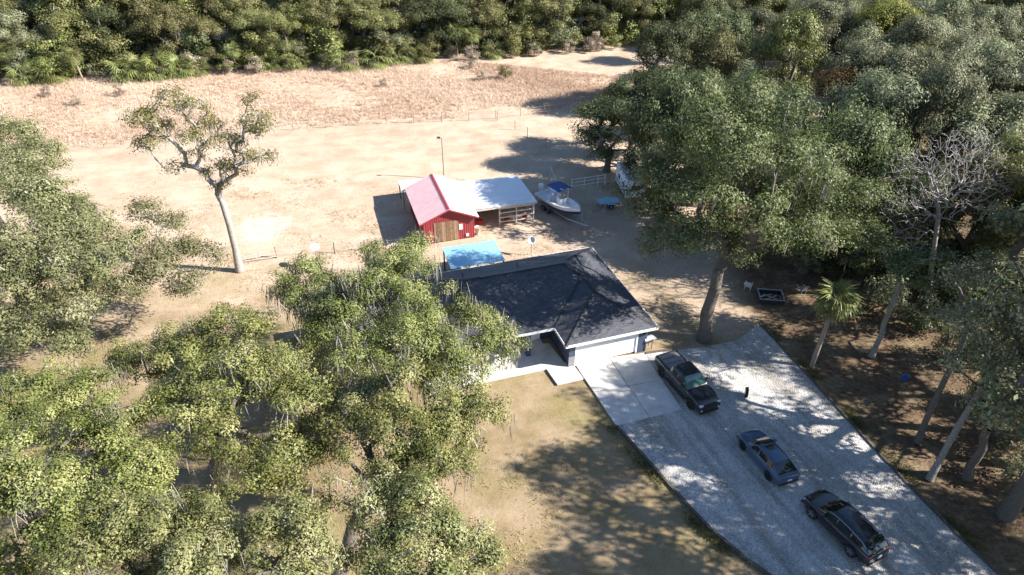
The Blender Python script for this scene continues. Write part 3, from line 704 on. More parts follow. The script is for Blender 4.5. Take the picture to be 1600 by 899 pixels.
def roof_slope(name, x0, z0, x1, z1, y0, y1, m, parent, n):
    return ribbed(name, parent, m, [(x0, y0, z0), (x0, y1, z0), (x1, y1, z1), (x1, y0, z1)] if x0 > x1 else [(x0, y1, z0), (x0, y0, z0), (x1, y0, z1), (x1, y1, z1)], n, .035, .04)
k = (ba_ - be) / bw
roof_slope("red_roof_slope", -bw - .4, be - .4 * k + .05, -.01, ba_ + .04, -.45, bl + .3, REDROOF, barn, 26)
roof_slope("white_roof_slope", bw + .4, be - .4 * k + .05, .01, ba_ + .04, -.45, bl + .3, WHITEROOF, barn, 26)
MB().add([(-.22, -.47, ba_ - .02), (0, -.47, ba_ + .09), (.22, -.47, ba_ - .02), (-.22, bl + .32, ba_ - .02), (0, bl + .32, ba_ + .09), (.22, bl + .32, ba_ - .02)], [(0, 1, 4, 3), (1, 2, 5, 4)]).build("ridge_cap", RED, barn)
for s in (-1, 1):
    MB().add([(0, -.47, ba_ + .05), (s * (bw + .4), -.47, be - .4 * k + .06), (s * (bw + .4), -.47, be - .4 * k - .12), (0, -.47, ba_ - .13), (0, -.44, ba_ + .05), (s * (bw + .4), -.44, be - .4 * k + .06), (s * (bw + .4), -.44, be - .4 * k - .12), (0, -.44, ba_ - .13)], [(0, 1, 2, 3), (7, 6, 5, 4), (0, 4, 5, 1), (1, 5, 6, 2), (2, 6, 7, 3)]).build("gable_trim", RED, barn)
# open shed on the barn's right side
PALEWOOD = M("pale_rail_wood", (.50, .47, .43), .8, .15, 5)
POSTW = M("grey_post_wood", (.28, .24, .20), .85, .3, 6)
shed = empty("open_shed", BO + Matrix.Rotation(BA, 3, 'Z') @ Vector((bw, 0, 0)), BA, "open animal shed with flat white metal roof and rails, right of the red barn", "shed")
sx, sy0, sy1 = 6.9, 1.7, 7.9
ribbed("roof", shed, WHITEROOF, [(-.15, sy1 + .3, 2.42), (-.15, sy0 - .3, 2.42), (sx + .3, sy0 - .3, 2.30), (sx + .3, sy1 + .3, 2.30)], 24, .03, .04)
MB().box(-.1, sx + .28, sy0 - .34, sy0 - .30, 2.13, 2.30).build("fascia_board", PALEWOOD, shed)
for x in (.25, 3.15, 5.0, sx):
    for y in (sy0, (sy0 + sy1) / 2, sy1): MB().box(x - .07, x + .07, y - .07, y + .07, -.1, 2.28).build("post", PALEWOOD if y == sy0 else POSTW, shed)
for x0, x1 in ((3.22, 4.93), (5.07, sx - .07)):
    for z in (.35, .85, 1.4, 1.9): MB().box(x0, x1, sy0 - .03, sy0 + .03, z - .07, z + .07).build("rail", PALEWOOD, shed)
for z in (.3, .75, 1.2, 1.65, 2.0):
    MB().box(.3, sx - .05, sy1 - .03, sy1 + .03, z - .12, z + .12).build("back_board", M("dark_red_board", (.16, .03, .03), .8), shed)
REDP = M("red_plastic", (.45, .03, .03), .4)
GREYP = M("grey_tub_plastic", (.25, .26, .28), .5)
def shedloc(x, y): return BO + Matrix.Rotation(BA, 3, 'Z') @ Vector((bw + x, y, 0))
def tub(name, loc, r, h, m, label, cat="tub"):
    t = empty(name, loc, 0, label, cat); V, F = [], []; na = 18; prof = [(r * .8, 0), (r, h), (r * 1.06, h), (r * 1.06, h - .03), (r * .94, h - .02), (r * .74, .04), (0, .04)]
    for i, (a, z) in enumerate(prof):
        for q in range(na): V.append((a * math.cos(q * 2 * math.pi / na), a * math.sin(q * 2 * math.pi / na), z))
    for i in range(len(prof) - 1):
        for q in range(na): F.append((i * na + q, i * na + (q + 1) % na, (i + 1) * na + (q + 1) % na, (i + 1) * na + q))
    link("tub_body", np_mesh("tub_body", V, F, smooth=False), m, t)
    pts = [(r * 1.06 * math.cos(a), 0, h + r * .75 * math.sin(a)) for a in np.linspace(0, math.pi, 9)]
    MB().path(pts, .012).build("handle", M("galvanised_pole", (.3, .3, .3)), t); return t
tub("feed_tub", shedloc(1.25, 2.6), .35, .5, REDP, "red feed tub on the floor of the open shed")
tub("feed_tub", shedloc(4.1, 2.2), .3, .4, REDP, "red feed tub behind the left rails of the shed")
tub("feed_tub", shedloc(6.1, 2.3), .32, .45, REDP, "red feed tub behind the right rails of the shed")
tub("water_barrel", shedloc(.45, .5), .30, .85, M("cream_barrel", (.62, .55, .45), .5), "pale barrel at the corner between barn and shed", "barrel")
# low awning behind the barn
aw = empty("metal_awning", BO + Matrix.Rotation(BA, 3, 'Z') @ Vector((-1.0, bl, 0)), BA, "small pale metal awning behind the red barn", "awning")
ribbed("roof", aw, WHITEROOF, [(-2.3, .35, 2.2), (2.9, .35, 2.2), (2.9, 3.4, 2.05), (-2.3, 3.4, 2.05)], 18)
for x in (-2.2, .3, 2.8): MB().box(x - .06, x + .06, 3.2, 3.32, -.1, 2.04).build("post", POSTW, aw)
for x in (-2.2, 2.8): MB().box(x - .06, x + .06, .45, .57, -.1, 2.17).build("post", POSTW, aw)
# blue roofed shelter between barn and house
BLUE = M("sky_blue_metal_roof", (.25, .47, .62), .45, .05, .8)
bs_ = empty("blue_roof_shelter", at(691, 388, 2.45) * 1.0, BA, "open shelter with sky blue metal roof between barn and house", "shelter"); bs_.location.z = 0
ribbed("roof", bs_, BLUE, [(0, -3.6, 2.35), (5.0, -3.6, 2.35), (5.0, .0, 2.5), (0, .0, 2.5)], 9, .01)
for x in (.1, 2.5, 4.9):
    for y in (-3.45, -.12): MB().box(x - .06, x + .06, y - .06, y + .06, -.1, 2.32 if y < -1 else 2.45).build("post", M("dark_post", (.05, .05, .055), .6), bs_)
# lamp pole
lp = empty("lamp_pole", at(694, 279), 0, "tall thin grey pole with a lamp head standing behind the barn", "pole")
MB().tube((0, 0, -.2), (0, 0, 5.1), .085, .06, 10).build("pole", POSTW, lp)
MB().tube((0, 0, 5.0), (-.35, -.1, 5.15), .03).build("lamp_arm", M("galvanised_pole", (.3, .3, .3)), lp)
MB().box(-.55, -.15, -.22, .04, 5.08, 5.26).build("lamp_head", M("dark_post", (.05, .05, .055)), lp, bevel=.03)

# ================================================================ FENCES
WIRE = M("fence_wire", (.34, .31, .28), .6, metal=.3)
def fence(pts, h, label, step, m=POSTW, wires=(.35, .75, 1.15), name="wire_fence"):
    t = empty(name, pts[0], 0, label, "fence", "wire fences of the pasture"); rnd = random.Random(int(pts[0].x * 10)); tops = []
    for a, b in zip(pts[:-1], pts[1:]):
        n = max(1, round((b - a).length / step))
        for k in range(n): tops.append(a.lerp(b, k / n))
    tops.append(pts[-1]); w = MB()
    pm = MB().tube((0, 0, -.1), (0, 0, h), .055, .05, 7).mesh("post"); pm.materials.append(m)
    for p in tops:
        o = bpy.data.objects.new("post", pm); COL.objects.link(o); o.parent = t; o.location = p - pts[0]; o.rotation_euler = (rnd.uniform(-.05, .05), rnd.uniform(-.05, .05), 0); o.scale = (1, 1, rnd.uniform(.9, 1.08))
    for z in wires:
        if z < h: w.path([p - pts[0] + Vector((0, 0, z)) for p in tops], .011, 4)
    w.build("wire", WIRE, t); return t
fence([at(*p) for p in ((-30, 245), (300, 214), (560, 196), (775, 186), (925, 170))], 1.35, "long wire fence along the edge of the tall dry grass", 4.2)
fence([at(*p) for p in ((777, 189), (805, 203), (824, 214), (853, 231), (900, 246))], 1.4, "wire fence running from the corner towards the dark oaks", 4.5)
fence([at(*p) for p in ((433, 402), (523, 395), (570, 391), (640, 386))], 1.15, "low wire fence between the yard and the mown field", 4.6, M("dark_steel_post", (.12, .11, .10), .6), (.3, .6, .9))
gt = empty("rail_gate", at(378, 410), 0, "sagging pale rail gate beside the leaning tree trunk", "gate"); e = at(433, 403) - at(378, 410)
for z0, z1 in ((.55, .95), (.30, .55), (.1, .15)): MB().tube((.1, 0, z0), e + Vector((0, 0, z1)), .035).build("rail", PALEWOOD, gt)
for f, z in ((.02, .65), (.5, .85), (1, 1.1)): MB().tube(e * f + Vector((0, .02, -.05)), e * f + Vector((0, .02, z)), .045).build("post", POSTW, gt)
# metal rail panel beyond the boat
rf = empty("rail_fence", at(893, 297), 0, "white tubular rail panel standing beyond the boat", "fence"); e = at(945, 289) - at(893, 297)
for z in (.45, .9, 1.3): MB().tube((0, 0, z), e + Vector((0, 0, z)), .04).build("rail", WHITE, rf)
for f in (0, .38, .78, 1): MB().tube(e * f + Vector((0, .05, -.05)), e * f + Vector((0, .05, 1.34)), .04).build("post", WHITE, rf)

# ================================================================ VEHICLES
def paint(name, col, rough=.28): return M(name, col, rough, .05, .8, coat=.8, spec=.5)
TYRE = M("tyre_rubber", (.018, .018, .019), .85, .2, 12)
RIM = M("alloy_rim", (.42, .42, .44), .3, .1, 8, metal=.9)
RIMD = M("dark_alloy_rim", (.05, .05, .055), .35, .1, 8, metal=.7)
CARGLASS = M("tinted_car_glass", (.012, .016, .018), .04, .1, 2, spec=.9)
TEALREFLECTION = M("windscreen_painted_reflection", (.05, .13, .115), .05, .2, 3, spec=1.0)  # truck windscreen: its greenish reflection is painted into the base colour
LAMP = M("clear_lamp_lens", (.62, .63, .64), .12, .05, 4, spec=.8)
TAIL = M("red_lamp_lens", (.40, .015, .015), .15, .05, 4, spec=.8)
BLACKP = M("black_plastic_trim", (.02, .02, .021), .5)
CHROME = M("chrome_trim", (.65, .65, .66), .15, .02, 3, metal=1)
def interp(tab, x):
    """monotone cubic through the table rows"""
    T = np.array(tab, float); xs = T[:, 0]; Y = T[:, 1:]
    if x <= xs[0]: return Y[0]
    if x >= xs[-1]: return Y[-1]
    h = np.diff(xs); d = np.diff(Y, axis=0) / h[:, None]; m = np.zeros_like(Y); m[0], m[-1] = d[0], d[-1]
    for k in range(1, len(xs) - 1):
        ok = d[k - 1] * d[k] > 0; m[k] = np.where(ok, 2 * d[k - 1] * d[k] / np.where(ok, d[k - 1] + d[k], 1), 0)
    k = min(int(np.searchsorted(xs, x, 'right')) - 1, len(h) - 1); u = (x - xs[k]) / h[k]
    return Y[k] * (2 * u ** 3 - 3 * u * u + 1) + h[k] * m[k] * (u ** 3 - 2 * u * u + u) + Y[k + 1] * (3 * u * u - 2 * u ** 3) + h[k] * m[k + 1] * (u ** 3 - u * u)
def wheel(parent, x, y, r, w, rimm):
    s = 1 if y > 0 else -1
    wh = empty("wheel", (x, y, r)); wh.parent = parent
    prof = [(.62, -.5), (.93, -.5), (1, -.36), (1, .36), (.93, .5), (.62, .5)]; na = 26; V, F = [], []
    for a, b in prof:
        for q in range(na): V.append((a * r * math.cos(q * 2 * math.pi / na), b * w, a * r * math.sin(q * 2 * math.pi / na)))
    for i in range(len(prof)):
        j = (i + 1) % len(prof)
        for q in range(na): F.append((i * na + q, i * na + (q + 1) % na, j * na + (q + 1) % na, j * na + q))
    link("tyre", np_mesh("tyre", V, F), TYRE, wh)
    b = MB(); b.tube((0, s * w * .05, 0), (0, s * w * .18, 0), r * .63, n=22); b.tube((0, s * w * .1, 0), (0, s * w * .46, 0), r * .14, n=12)
    for q in range(5):
        a = q * 2 * math.pi / 5 + .3; m = Matrix.Rotation(-a, 4, 'Y'); b.box(r * .08, r * .64, -.04 + s * w * .36, .04 + s * w * .36, -.045, .045, m)
    b.build("rim", rimm, wh); return wh
def car(name, label, loc, heading, spec, cat="car"):
    t = empty(name, loc, heading, label, cat); L, W = spec["L"], spec["W"] / 2; r = spec["r"]; xf, xr = spec["xf"], spec["xr"]
    pm, rimm = spec["paint"], spec["rim"]
    xs = sorted(set([round(v, 3) for v in np.linspace(-L / 2, L / 2, 61)] + [round(c + r * 1.16 * math.cos(a), 3) for c in (xf, xr) for a in np.linspace(0, math.pi, 13)]))
    rings = []
    for x in xs:
        zt, wf, zb = interp(spec["low"], x); w = W * wf
        for c in (xf, xr):
            q = 1 - ((x - c) / (r * 1.17)) ** 2
            if q > 0: zb = max(zb, r + r * 1.17 * math.sqrt(q) * .98)
        zb = min(zb, zt - .12); hgt = zt - zb
        half = [(0, zb), (.88 * w, zb), (.975 * w, zb + .12 * hgt), (w, zb + .45 * hgt), (w * .985, zt - .22 * hgt), (.945 * w, zt - .05 * hgt), (.86 * w, zt), (.45 * w, zt + .03), (0, zt + .04)]
        rings.append([(x, y, z) for y, z in half] + [(x, -y, z) for y, z in reversed(half[1:-1])])
    n = len(rings[0]); V = [p for rg in rings for p in rg]; F = []
    for i in range(len(rings) - 1):
        for q in range(n): F.append((i * n + q, i * n + (q + 1) % n, (i + 1) * n + (q + 1) % n, (i + 1) * n + q))
    F2 = [tuple(range(n)), tuple(range((len(rings) - 1) * n, len(rings) * n))[::-1]]
    me = bpy.data.meshes.new("body"); me.from_pydata(V, [], F + F2)
    for p in me.polygons: p.use_smooth = len(p.vertices) == 4
    bm = bmesh.new(); bm.from_mesh(me); bmesh.ops.recalc_face_normals(bm, faces=bm.faces); bm.to_mesh(me); bm.free()
    body = link("body", me, pm, t)
    # cabin
    cab = spec["cab"]; cx = [c[0] for c in cab]; gx_ = sorted(set([round(v, 3) for v in np.linspace(cx[0], cx[-1], 41)] + [round(c, 3) for c in cx] + [round(w, 3) for s in spec["win"] for w in s]))
    rg = []
    for x in gx_:
        zr, wr = interp(cab, x); zt, wf, zb = interp(spec["low"], x); wb = W * wf * .90; zt -= .03
        zr = max(zr, zt + .035); u = (zr - zt) / max(spec["H"] - zt, .01); wt_ = wb + (W * wr - wb) * min(1, max(0, u))
        half = [(wb, zt), (wb + (wt_ - wb) * .12, zt + (zr - zt) * .10), (wb + (wt_ - wb) * .85, zt + (zr - zt) * .84), (wt_ * .93, zr - .012), (wt_ * .5, zr + .02), (0, zr + .028)]
        rg.append([(x, y, z) for y, z in half] + [(x, -y, z) for y, z in reversed(half[:-1])])
    nn_ = len(rg[0]); parts = {}
    def put(nm, i, q): parts.setdefault(nm, []).append((i * nn_ + q, i * nn_ + q + 1, (i + 1) * nn_ + q + 1, (i + 1) * nn_ + q))
    for i in range(len(gx_) - 1):
        xm = (gx_[i] + gx_[i + 1]) / 2
        for q in range(nn_ - 1):
            top = 3 <= q <= nn_ - 5
            if top:
                if xm > spec["ws"][0]: nm = "windshield" if xm < spec["ws"][1] else "cabin"
                elif spec["rw"][0] < xm < spec["rw"][1]: nm = "rear_window"
                elif spec.get("sunroof") and spec["sunroof"][0] < xm < spec["sunroof"][1] and 4 <= q <= nn_ - 6: nm = "sunroof"
                else: nm = "cabin"
            else:
                nm = "cabin"
                if q in (1, nn_ - 3):
                    for j, (a, b) in enumerate(spec["win"]):
                        if a < xm < b: nm = "side_window%d%d" % (j, q)
            put(nm, i, q)
    AV = [p for g_ in rg for p in g_]
    for nm, fs in parts.items():
        used = sorted(set(v for f in fs for v in f)); mp = {v: k for k, v in enumerate(used)}
        me = bpy.data.meshes.new(nm); me.from_pydata([AV[v] for v in used], [], [tuple(mp[v] for v in f) for f in fs])
        bm = bmesh.new(); bm.from_mesh(me); bmesh.ops.recalc_face_normals(bm, faces=bm.faces); bm.to_mesh(me); bm.free()
        for p in me.polygons: p.use_smooth = True
        real = "side_window" if nm.startswith("side_window") else nm
        link(real, me, spec.get("wsm", CARGLASS) if real == "windshield" else (pm if nm == "cabin" else CARGLASS), t)
    for x in (xf, xr):
        for s in (-1, 1): wheel(t, x, s * (W - spec["tw"] * .55), r, spec["tw"], rimm)
    zt, wf, zb = interp(spec["low"], L / 2 - .12)
    for s in (-1, 1):
        hx, hz = spec["head"]; he = W * interp(spec["low"], hx)[1] * .985; MB().box(hx - .26, hx + .05, min(s * (he - .30), s * he), max(s * (he - .30), s * he), hz - .07, hz + .06).build("headlight", LAMP, t, bevel=.03)
        tx, tz = spec["tail"]; te = W * interp(spec["low"], tx)[1] * .985; MB().box(tx - .04, tx + .14, min(s * (te - .30), s * te), max(s * (te - .30), s * te), tz - .06, tz + .06).build("taillight", TAIL, t, bevel=.025)
        if spec.get("trim"):
            q_ = [rg[i][2] if s > 0 else rg[i][-3] for i in range(len(gx_)) if spec["trim"][0] <= gx_[i] <= spec["trim"][1]]
            MB().path([(p[0], p[1] + s * .012, p[2] + .01) for p in q_], .022, 5).build("window_trim", CHROME, t)
        mx, mz = spec["mirror"]; MB().box(mx - .09, mx + .09, min(s * W * .92, s * (W + .17)), max(s * W * .92, s * (W + .17)), mz - .07, mz + .08).build("mirror", spec.get("mirm", pm), t, bevel=.03)
        for a, b in spec["win"][:2]:
            hxx = min(a, b) + .12; zt2, wf2, _ = interp(spec["low"], hxx); MB().box(hxx, hxx + .2, min(s * W * wf2 * .985, s * (W * wf2 + .02)), max(s * W * wf2 * .985, s * (W * wf2 + .02)), zt2 - .2, zt2 - .165).build("door_handle", spec.get("handle", pm), t)
    gz = spec["grille"]; MB().box(L / 2 - .05, L / 2 + .025, -W * .62, W * .62, gz[0], gz[1]).build("grille", BLACKP, t, bevel=.015)
    MB().box(-L / 2 - .03, -L / 2 + .12, -W * .8, W * .8, .32, .52).build("rear_bumper", spec.get("bump", BLACKP), t, bevel=.03)
    MB().box(L / 2 - .14, L / 2 + .035, -W * .78, W * .78, .26, .42).build("front_bumper", spec.get("bumpf", BLACKP), t, bevel=.03)
    pz = spec["plate"]; MB().box(-L / 2 - .045, -L / 2 - .02, -.16, .16, pz - .08, pz + .08).build("licence_plate", WHITE, t)
    return t
def veh_loc(px_a, px_b, side_right, halfw):
    """centre and heading from the ground contacts of the front (a) and rear (b) wheel of the visible side"""
    a, b = at(*px_a), at(*px_b); h = (a - b); ang = math.atan2(h.y, h.x); right = Vector((math.sin(ang), -math.cos(ang), 0))
    c = (a + b) / 2 - right * halfw if side_right else (a + b) / 2 + right * halfw
    c.z = .035; return c, ang
c_, a_ = veh_loc((1161.7, 703.4), (1200, 749), False, .74)
car("hatchback_car", "blue five-door hatchback parked ahead of the black crossover", c_, a_, dict(L=4.5, W=1.82, H=1.42, r=.325, tw=.23, xf=1.38, xr=-1.32, paint=paint("blue_car_paint", (.042, .080, .145), .3), rim=RIMD,
    low=[(-2.25, .72, .80, .46), (-2.15, .92, .90, .34), (-1.7, .97, .98, .24), (0, .92, 1, .2), (.95, .90, .99, .2), (1.7, .82, .95, .22), (2.1, .70, .84, .26), (2.25, .58, .68, .34)],
    cab=[(-2.05, .95, .6), (-1.75, 1.14, .62), (-1.2, 1.33, .64), (-.3, 1.42, .66), (.25, 1.38, .66), (.62, 1.22, .68), (1.12, .92, .74)], win=[(.02, .62), (-.85, -.06), (-1.35, -.92)], ws=(.28, 1.02), rw=(-1.95, -1.25), sunroof=(-.35, .1),
    head=(2.08, .64), tail=(-2.16, .82), mirror=(.62, .98), grille=(.42, .56), plate=.66, bump=None or BLACKP))
c_, a_ = veh_loc((1269.8, 810), (1328, 867.7), False, .78)
car("crossover_car", "black crossover with chrome window line parked nearest the camera", c_, a_, dict(L=4.95, W=1.95, H=1.68, r=.38, tw=.25, xf=1.5, xr=-1.38, paint=paint("black_car_paint", (.010, .011, .014), .22), rim=RIM,
    low=[(-2.475, .85, .80, .5), (-2.35, 1.06, .92, .36), (-1.8, 1.12, .99, .28), (0, 1.06, 1, .26), (1.0, 1.05, .99, .26), (1.8, .98, .95, .28), (2.3, .84, .85, .32), (2.475, .68, .7, .4)],
    cab=[(-2.3, 1.1, .64), (-2.05, 1.38, .66), (-1.6, 1.58, .68), (-.3, 1.68, .70), (.3, 1.64, .70), (.75, 1.42, .72), (1.3, 1.06, .78)], win=[(.0, .75), (-1.0, -.08), (-1.8, -1.08)], ws=(.36, 1.2), rw=(-2.22, -1.75),
    head=(2.3, .76), tail=(-2.40, .96), mirror=(.75, 1.12), grille=(.5, .68), plate=.78, trim=(-2.1, .6)))
c_, a_ = veh_loc((1080, 640), (1033, 587), True, .82)
BLK = paint("dark_truck_paint", (.016, .017, .020), .25)
truck = car("pickup_truck", "black crew-cab pickup truck facing the camera beside the concrete apron", c_, a_, dict(L=5.85, W=2.0, H=1.88, r=.42, tw=.28, xf=1.88, xr=-1.90, paint=BLK, rim=RIMD,
    low=[(-2.92, 1.22, .95, .5), (-2.8, 1.24, .97, .42), (-.9, 1.24, 1, .36), (.9, 1.22, 1, .36), (1.2, 1.22, .99, .36), (2.3, 1.16, .97, .38), (2.75, 1.06, .93, .42), (2.92, .92, .86, .48)],
    cab=[(-1.05, 1.26, .72), (-.92, 1.78, .74), (-.6, 1.87, .75), (.2, 1.88, .75), (.5, 1.82, .76), (1.25, 1.24, .84)], win=[(.0, .68), (-.75, -.08)], ws=(.48, 1.18), rw=(-1.04, -.94), wsm=TEALREFLECTION,
    head=(2.86, .98), tail=(-2.9, 1.02), mirror=(.82, 1.32), grille=(.72, 1.02), plate=.7, bumpf=BLACKP, handle=CHROME), "truck")
COVER = M("grey_bed_cover", (.20, .19, .185), .6, .15, 2)
cv = MB().box(-2.78, -1.12, -.80, .80, 1.262, 1.30).build("bed_cover", COVER, truck, bevel=.012)
for x in (-2.23, -1.68): MB().box(x - .012, x + .012, -.78, .78, 1.295, 1.312).build("cover_seam", BLACKP, cv)
for s in (-1, 1):
    MB().box(-2.85, -1.08, min(s * .83, s * .93), max(s * .83, s * .93), 1.245, 1.31).build("bed_rail", BLACKP, truck, bevel=.01)
    MB().tube((2.90, s * .72, .58), (2.955, s * .72, .58), .07, n=12).build("fog_lamp", LAMP, truck)
    MB().box(-1.2, 1.25, min(s * .98, s * 1.06), max(s * .98, s * 1.06), .36, .44).build("running_board", BLACKP, truck)
for x in (-.28,): MB().box(x - .5, x + .5, -.5, .5, 1.905, 1.912).build("roof_panel", BLK, truck)

# ---- boat on its trailer
BS, BB = at(856, 306, 1.2), at(898, 326, 1.6); bd = (BB - BS); bang = math.atan2(bd.y, bd.x); BLn = 6.6
bmid = (BS + BB) / 2; bmid.z = 0
boat = empty("motor_boat", bmid, bang, "white centre-console motor boat with navy hull and blue canvas top on a trailer", "boat")
HULLN = paint("navy_hull_gelcoat", (.035, .05, .13), .25); GEL = M("white_gelcoat", (.80, .81, .82), .3, .04, 3, coat=.4)
xs = np.linspace(-3.3, 3.3, 25); V, F, Vd, Fd = [], [], [], []
def bprof(x):
    u = (x + 3.3) / 6.6; hb = 1.22 * (1 - max(0, (u - .42) / .58) ** 2.3) * (1 - .06 * (1 - u)); keel = .62 + .75 * max(0, (u - .62) / .38) ** 2; sheer = 1.42 + .42 * u ** 2
    return max(hb, .03), keel, sheer
for x in xs:
    hb, kz, sz = bprof(x); V += [(x, 0, kz), (x, hb * .78, kz + .28), (x, hb * .95, kz + (sz - kz) * .62), (x, hb, sz), (x, -hb * .78, kz + .28), (x, -hb * .95, kz + (sz - kz) * .62), (x, -hb, sz)]
for i in range(len(xs) - 1):
    for a, b in ((0, 1), (1, 2), (0, 4), (4, 5)): F.append((i * 7 + a, i * 7 + b, (i + 1) * 7 + b, (i + 1) * 7 + a))
F.append((0, 1, 2, 3)); F.append((0, 6, 5, 4))
hull = link("hull", np_mesh("hull", V, F[:-2] + [F[-2], F[-1]], smooth=True), HULLN, boat)
F = [(i * 7 + a, i * 7 + b, (i + 1) * 7 + b, (i + 1) * 7 + a) for i in range(len(xs) - 1) for a, b in ((2, 3), (5, 6))]
link("hull_side", np_mesh("hull_side", [(v[0], v[1] * 1.004, v[2]) for v in V], F, smooth=True), GEL, boat)
dv, df = [], []
for x in xs:
    hb, kz, sz = bprof(x); ins = max(hb - .22, .01); fl = sz - (.45 if x < 1.3 else .10); dv += [(x, hb * 1.01, sz + .01), (x, ins, sz + .02), (x, ins * .97, fl), (x, -ins * .97, fl), (x, -ins, sz + .02), (x, -hb * 1.01, sz + .01)]
for i in range(len(xs) - 1):
    for a in range(5): df.append((i * 6 + a, i * 6 + a + 1, (i + 1) * 6 + a + 1, (i + 1) * 6 + a))
link("deck", np_mesh("deck", dv, df), GEL, boat)
MB().box(-3.34, -3.28, -1.1, 1.1, .9, 1.44).build("transom", GEL, boat)
MB().box(-.35, .45, -.42, .42, 1.0, 2.0).build("console", GEL, boat, bevel=.06)
MB().add([(.46, -.4, 1.98), (.46, .4, 1.98), (.15, .36, 2.4), (.15, -.36, 2.4)], [(0, 1, 2, 3)]).build("windscreen", CARGLASS, boat)
MB().box(-1.35, -.75, -.45, .45, 1.0, 1.55).build("helm_seat", GEL, boat, bevel=.06); MB().box(-1.42, -1.30, -.45, .45, 1.5, 1.95).build("seat_back", GEL, boat, bevel=.05)
CANVAS = M("royal_blue_canvas", (.03, .075, .21), .7, .12, 3)
cvp, cvf = [], []
for i in range(9):
    for j in range(7):
        x = -1.5 + 2.2 * i / 8; y = -.95 + 1.9 * j / 6; cvp.append((x, y, 3.0 + .12 * (1 - (y / .95) ** 2) + .05 * (1 - ((x + .4) / 1.1) ** 2)))
for i in range(8):
    for j in range(6): cvf.append((i * 7 + j, i * 7 + j + 1, (i + 1) * 7 + j + 1, (i + 1) * 7 + j))
cvo = link("canvas_top", np_mesh("canvas_top", cvp, cvf, smooth=True), CANVAS, boat); sm = cvo.modifiers.new("thickness", 'SOLIDIFY'); sm.thickness = .03
fr = MB()
for s in (-1, 1):
    fr.path([(-.9, s * .55, 1.05), (-.85, s * .75, 3.02)], .03); fr.path([(.4, s * .5, 1.05), (.3, s * .75, 3.02)], .03); fr.path([(-1.45, s * .9, 2.99), (.65, s * .9, 2.99)], .025)
fr.build("top_frame", M("aluminium_tube", (.6, .61, .62), .3, metal=.9), boat)
om = MB().box(-3.85, -3.38, -.24, .24, 1.55, 2.15).build("outboard_motor", GEL, boat, bevel=.12); MB().box(-3.72, -3.48, -.1, .1, .55, 1.56).build("motor_leg", GEL, om, bevel=.03); MB().tube((-3.75, 0, .62), (-3.5, 0, .62), .12, .09, 10).build("propeller_hub", BLACKP, om)
MB().path([(-1.5, .5, 3.05), (-3.0, .7, 4.3)], .015).build("antenna", WHITE, boat); MB().path([(-1.4, -.5, 3.05), (-1.9, -.6, 4.5)], .015).build("fishing_rod", BLACKP, boat)
rl = MB(); pts = []
for x in np.linspace(1.2, 3.15, 9):
    hb, kz, sz = bprof(x); pts.append((x, hb * .9, sz + .28))
for s in (1, -1):
    rl.path([(p[0], p[1] * s, p[2]) for p in pts], .018)
    for p in pts[::2]: rl.tube((p[0], p[1] * s, p[2]), (p[0], p[1] * s, p[2] - .28), .014)
rl.build("bow_rail", CHROME, boat)
GALV = M("galvanised_steel", (.45, .47, .50), .4, .15, 5, metal=.6)
tr = empty("boat_trailer", bmid, bang, "galvanised boat trailer with V-shaped tongue under the white motor boat", "trailer")
for s in (-1, 1):
    MB().box(-3.1, 2.2, s * .78 - .05, s * .78 + .05, .46, .58).build("frame_beam", GALV, tr)
    MB().tube((2.15, s * .78, .52), (4.6, 0, .50), .06).build("tongue_arm", GALV, tr); MB().box(-2.6, 1.6, s * .5 - .07, s * .5 + .07, .60, .68).build("bunk", POSTW, tr)
    for x in (-1.6, -.75): wheel(tr, x, s * 1.08, .33, .2, RIM)
    MB().box(-2.05, -.3, s * 1.08 - .14, s * 1.08 + .14, .70, .74).build("fender", GALV, tr, bevel=.015)
for x in (-2.9, -.2, 2.0): MB().box(x - .05, x + .05, -.78, .78, .38, .455).build("cross_beam", GALV, tr)
MB().tube((3.6, 0, .5), (3.6, 0, 1.55), .05).build("winch_post", GALV, tr); MB().tube((4.4, .0, .0), (4.4, .0, .62), .04).build("jack", GALV, tr); MB().box(4.55, 4.8, -.06, .06, .46, .58).build("coupler", GALV, tr)

# ---- small flat trailer, camper, odds and ends
ut = empty("utility_trailer", at(950, 322), math.radians(10), "small trailer with pale blue deck and long tongue near the boat", "trailer")
dk = empty("deck", (0, 0, 0)); dk.parent = ut
PB = M("pale_blue_deck_board", (.30, .52, .62), .6, .15, 4)
for k in range(6): MB().box(-1.2, 1.2, -.62 + k * .21, -.62 + k * .21 + .195, .62, .66).build("plank", PB, dk)
for s in (-1, 1): MB().box(-1.2, 1.2, s * .6 - .03, s * .6 + .03, .52, .615).build("side_beam", GALV, ut); wheel(ut, .1, s * .78, .27, .16, RIM); MB().box(-.3, .5, s * .78 - .12, s * .78 + .12, .58, .61).build("fender", PB, ut)
MB().tube((-.5, -.6, .55), (-1.2, -2.2, .42), .045).build("tongue", GALV, ut); MB().box(-.04, .04, -.58, .58, .45, .52).build("axle", GALV, ut)
cp = empty("camper_trailer", at(983, 301), math.radians(95), "white camper trailer half hidden under the dark oaks", "camper")
MB().box(-2.6, 2.6, -1.15, 1.15, .55, 2.75).build("body", M("camper_white", (.70, .72, .74), .45, .06, 2), cp, bevel=.18)
MB().box(-2.5, 2.5, 1.146, 1.16, 1.0, 1.2).build("stripe", M("camper_blue_stripe", (.12, .22, .36), .5), cp)
for x in (-1.5, .6):
    w = MB().box(x - .45, x + .45, 1.15, 1.175, 1.45, 2.1).build("window", WHITE, cp); MB().box(x - .4, x + .4, 1.17, 1.19, 1.5, 2.05).build("pane", GLASS, w)
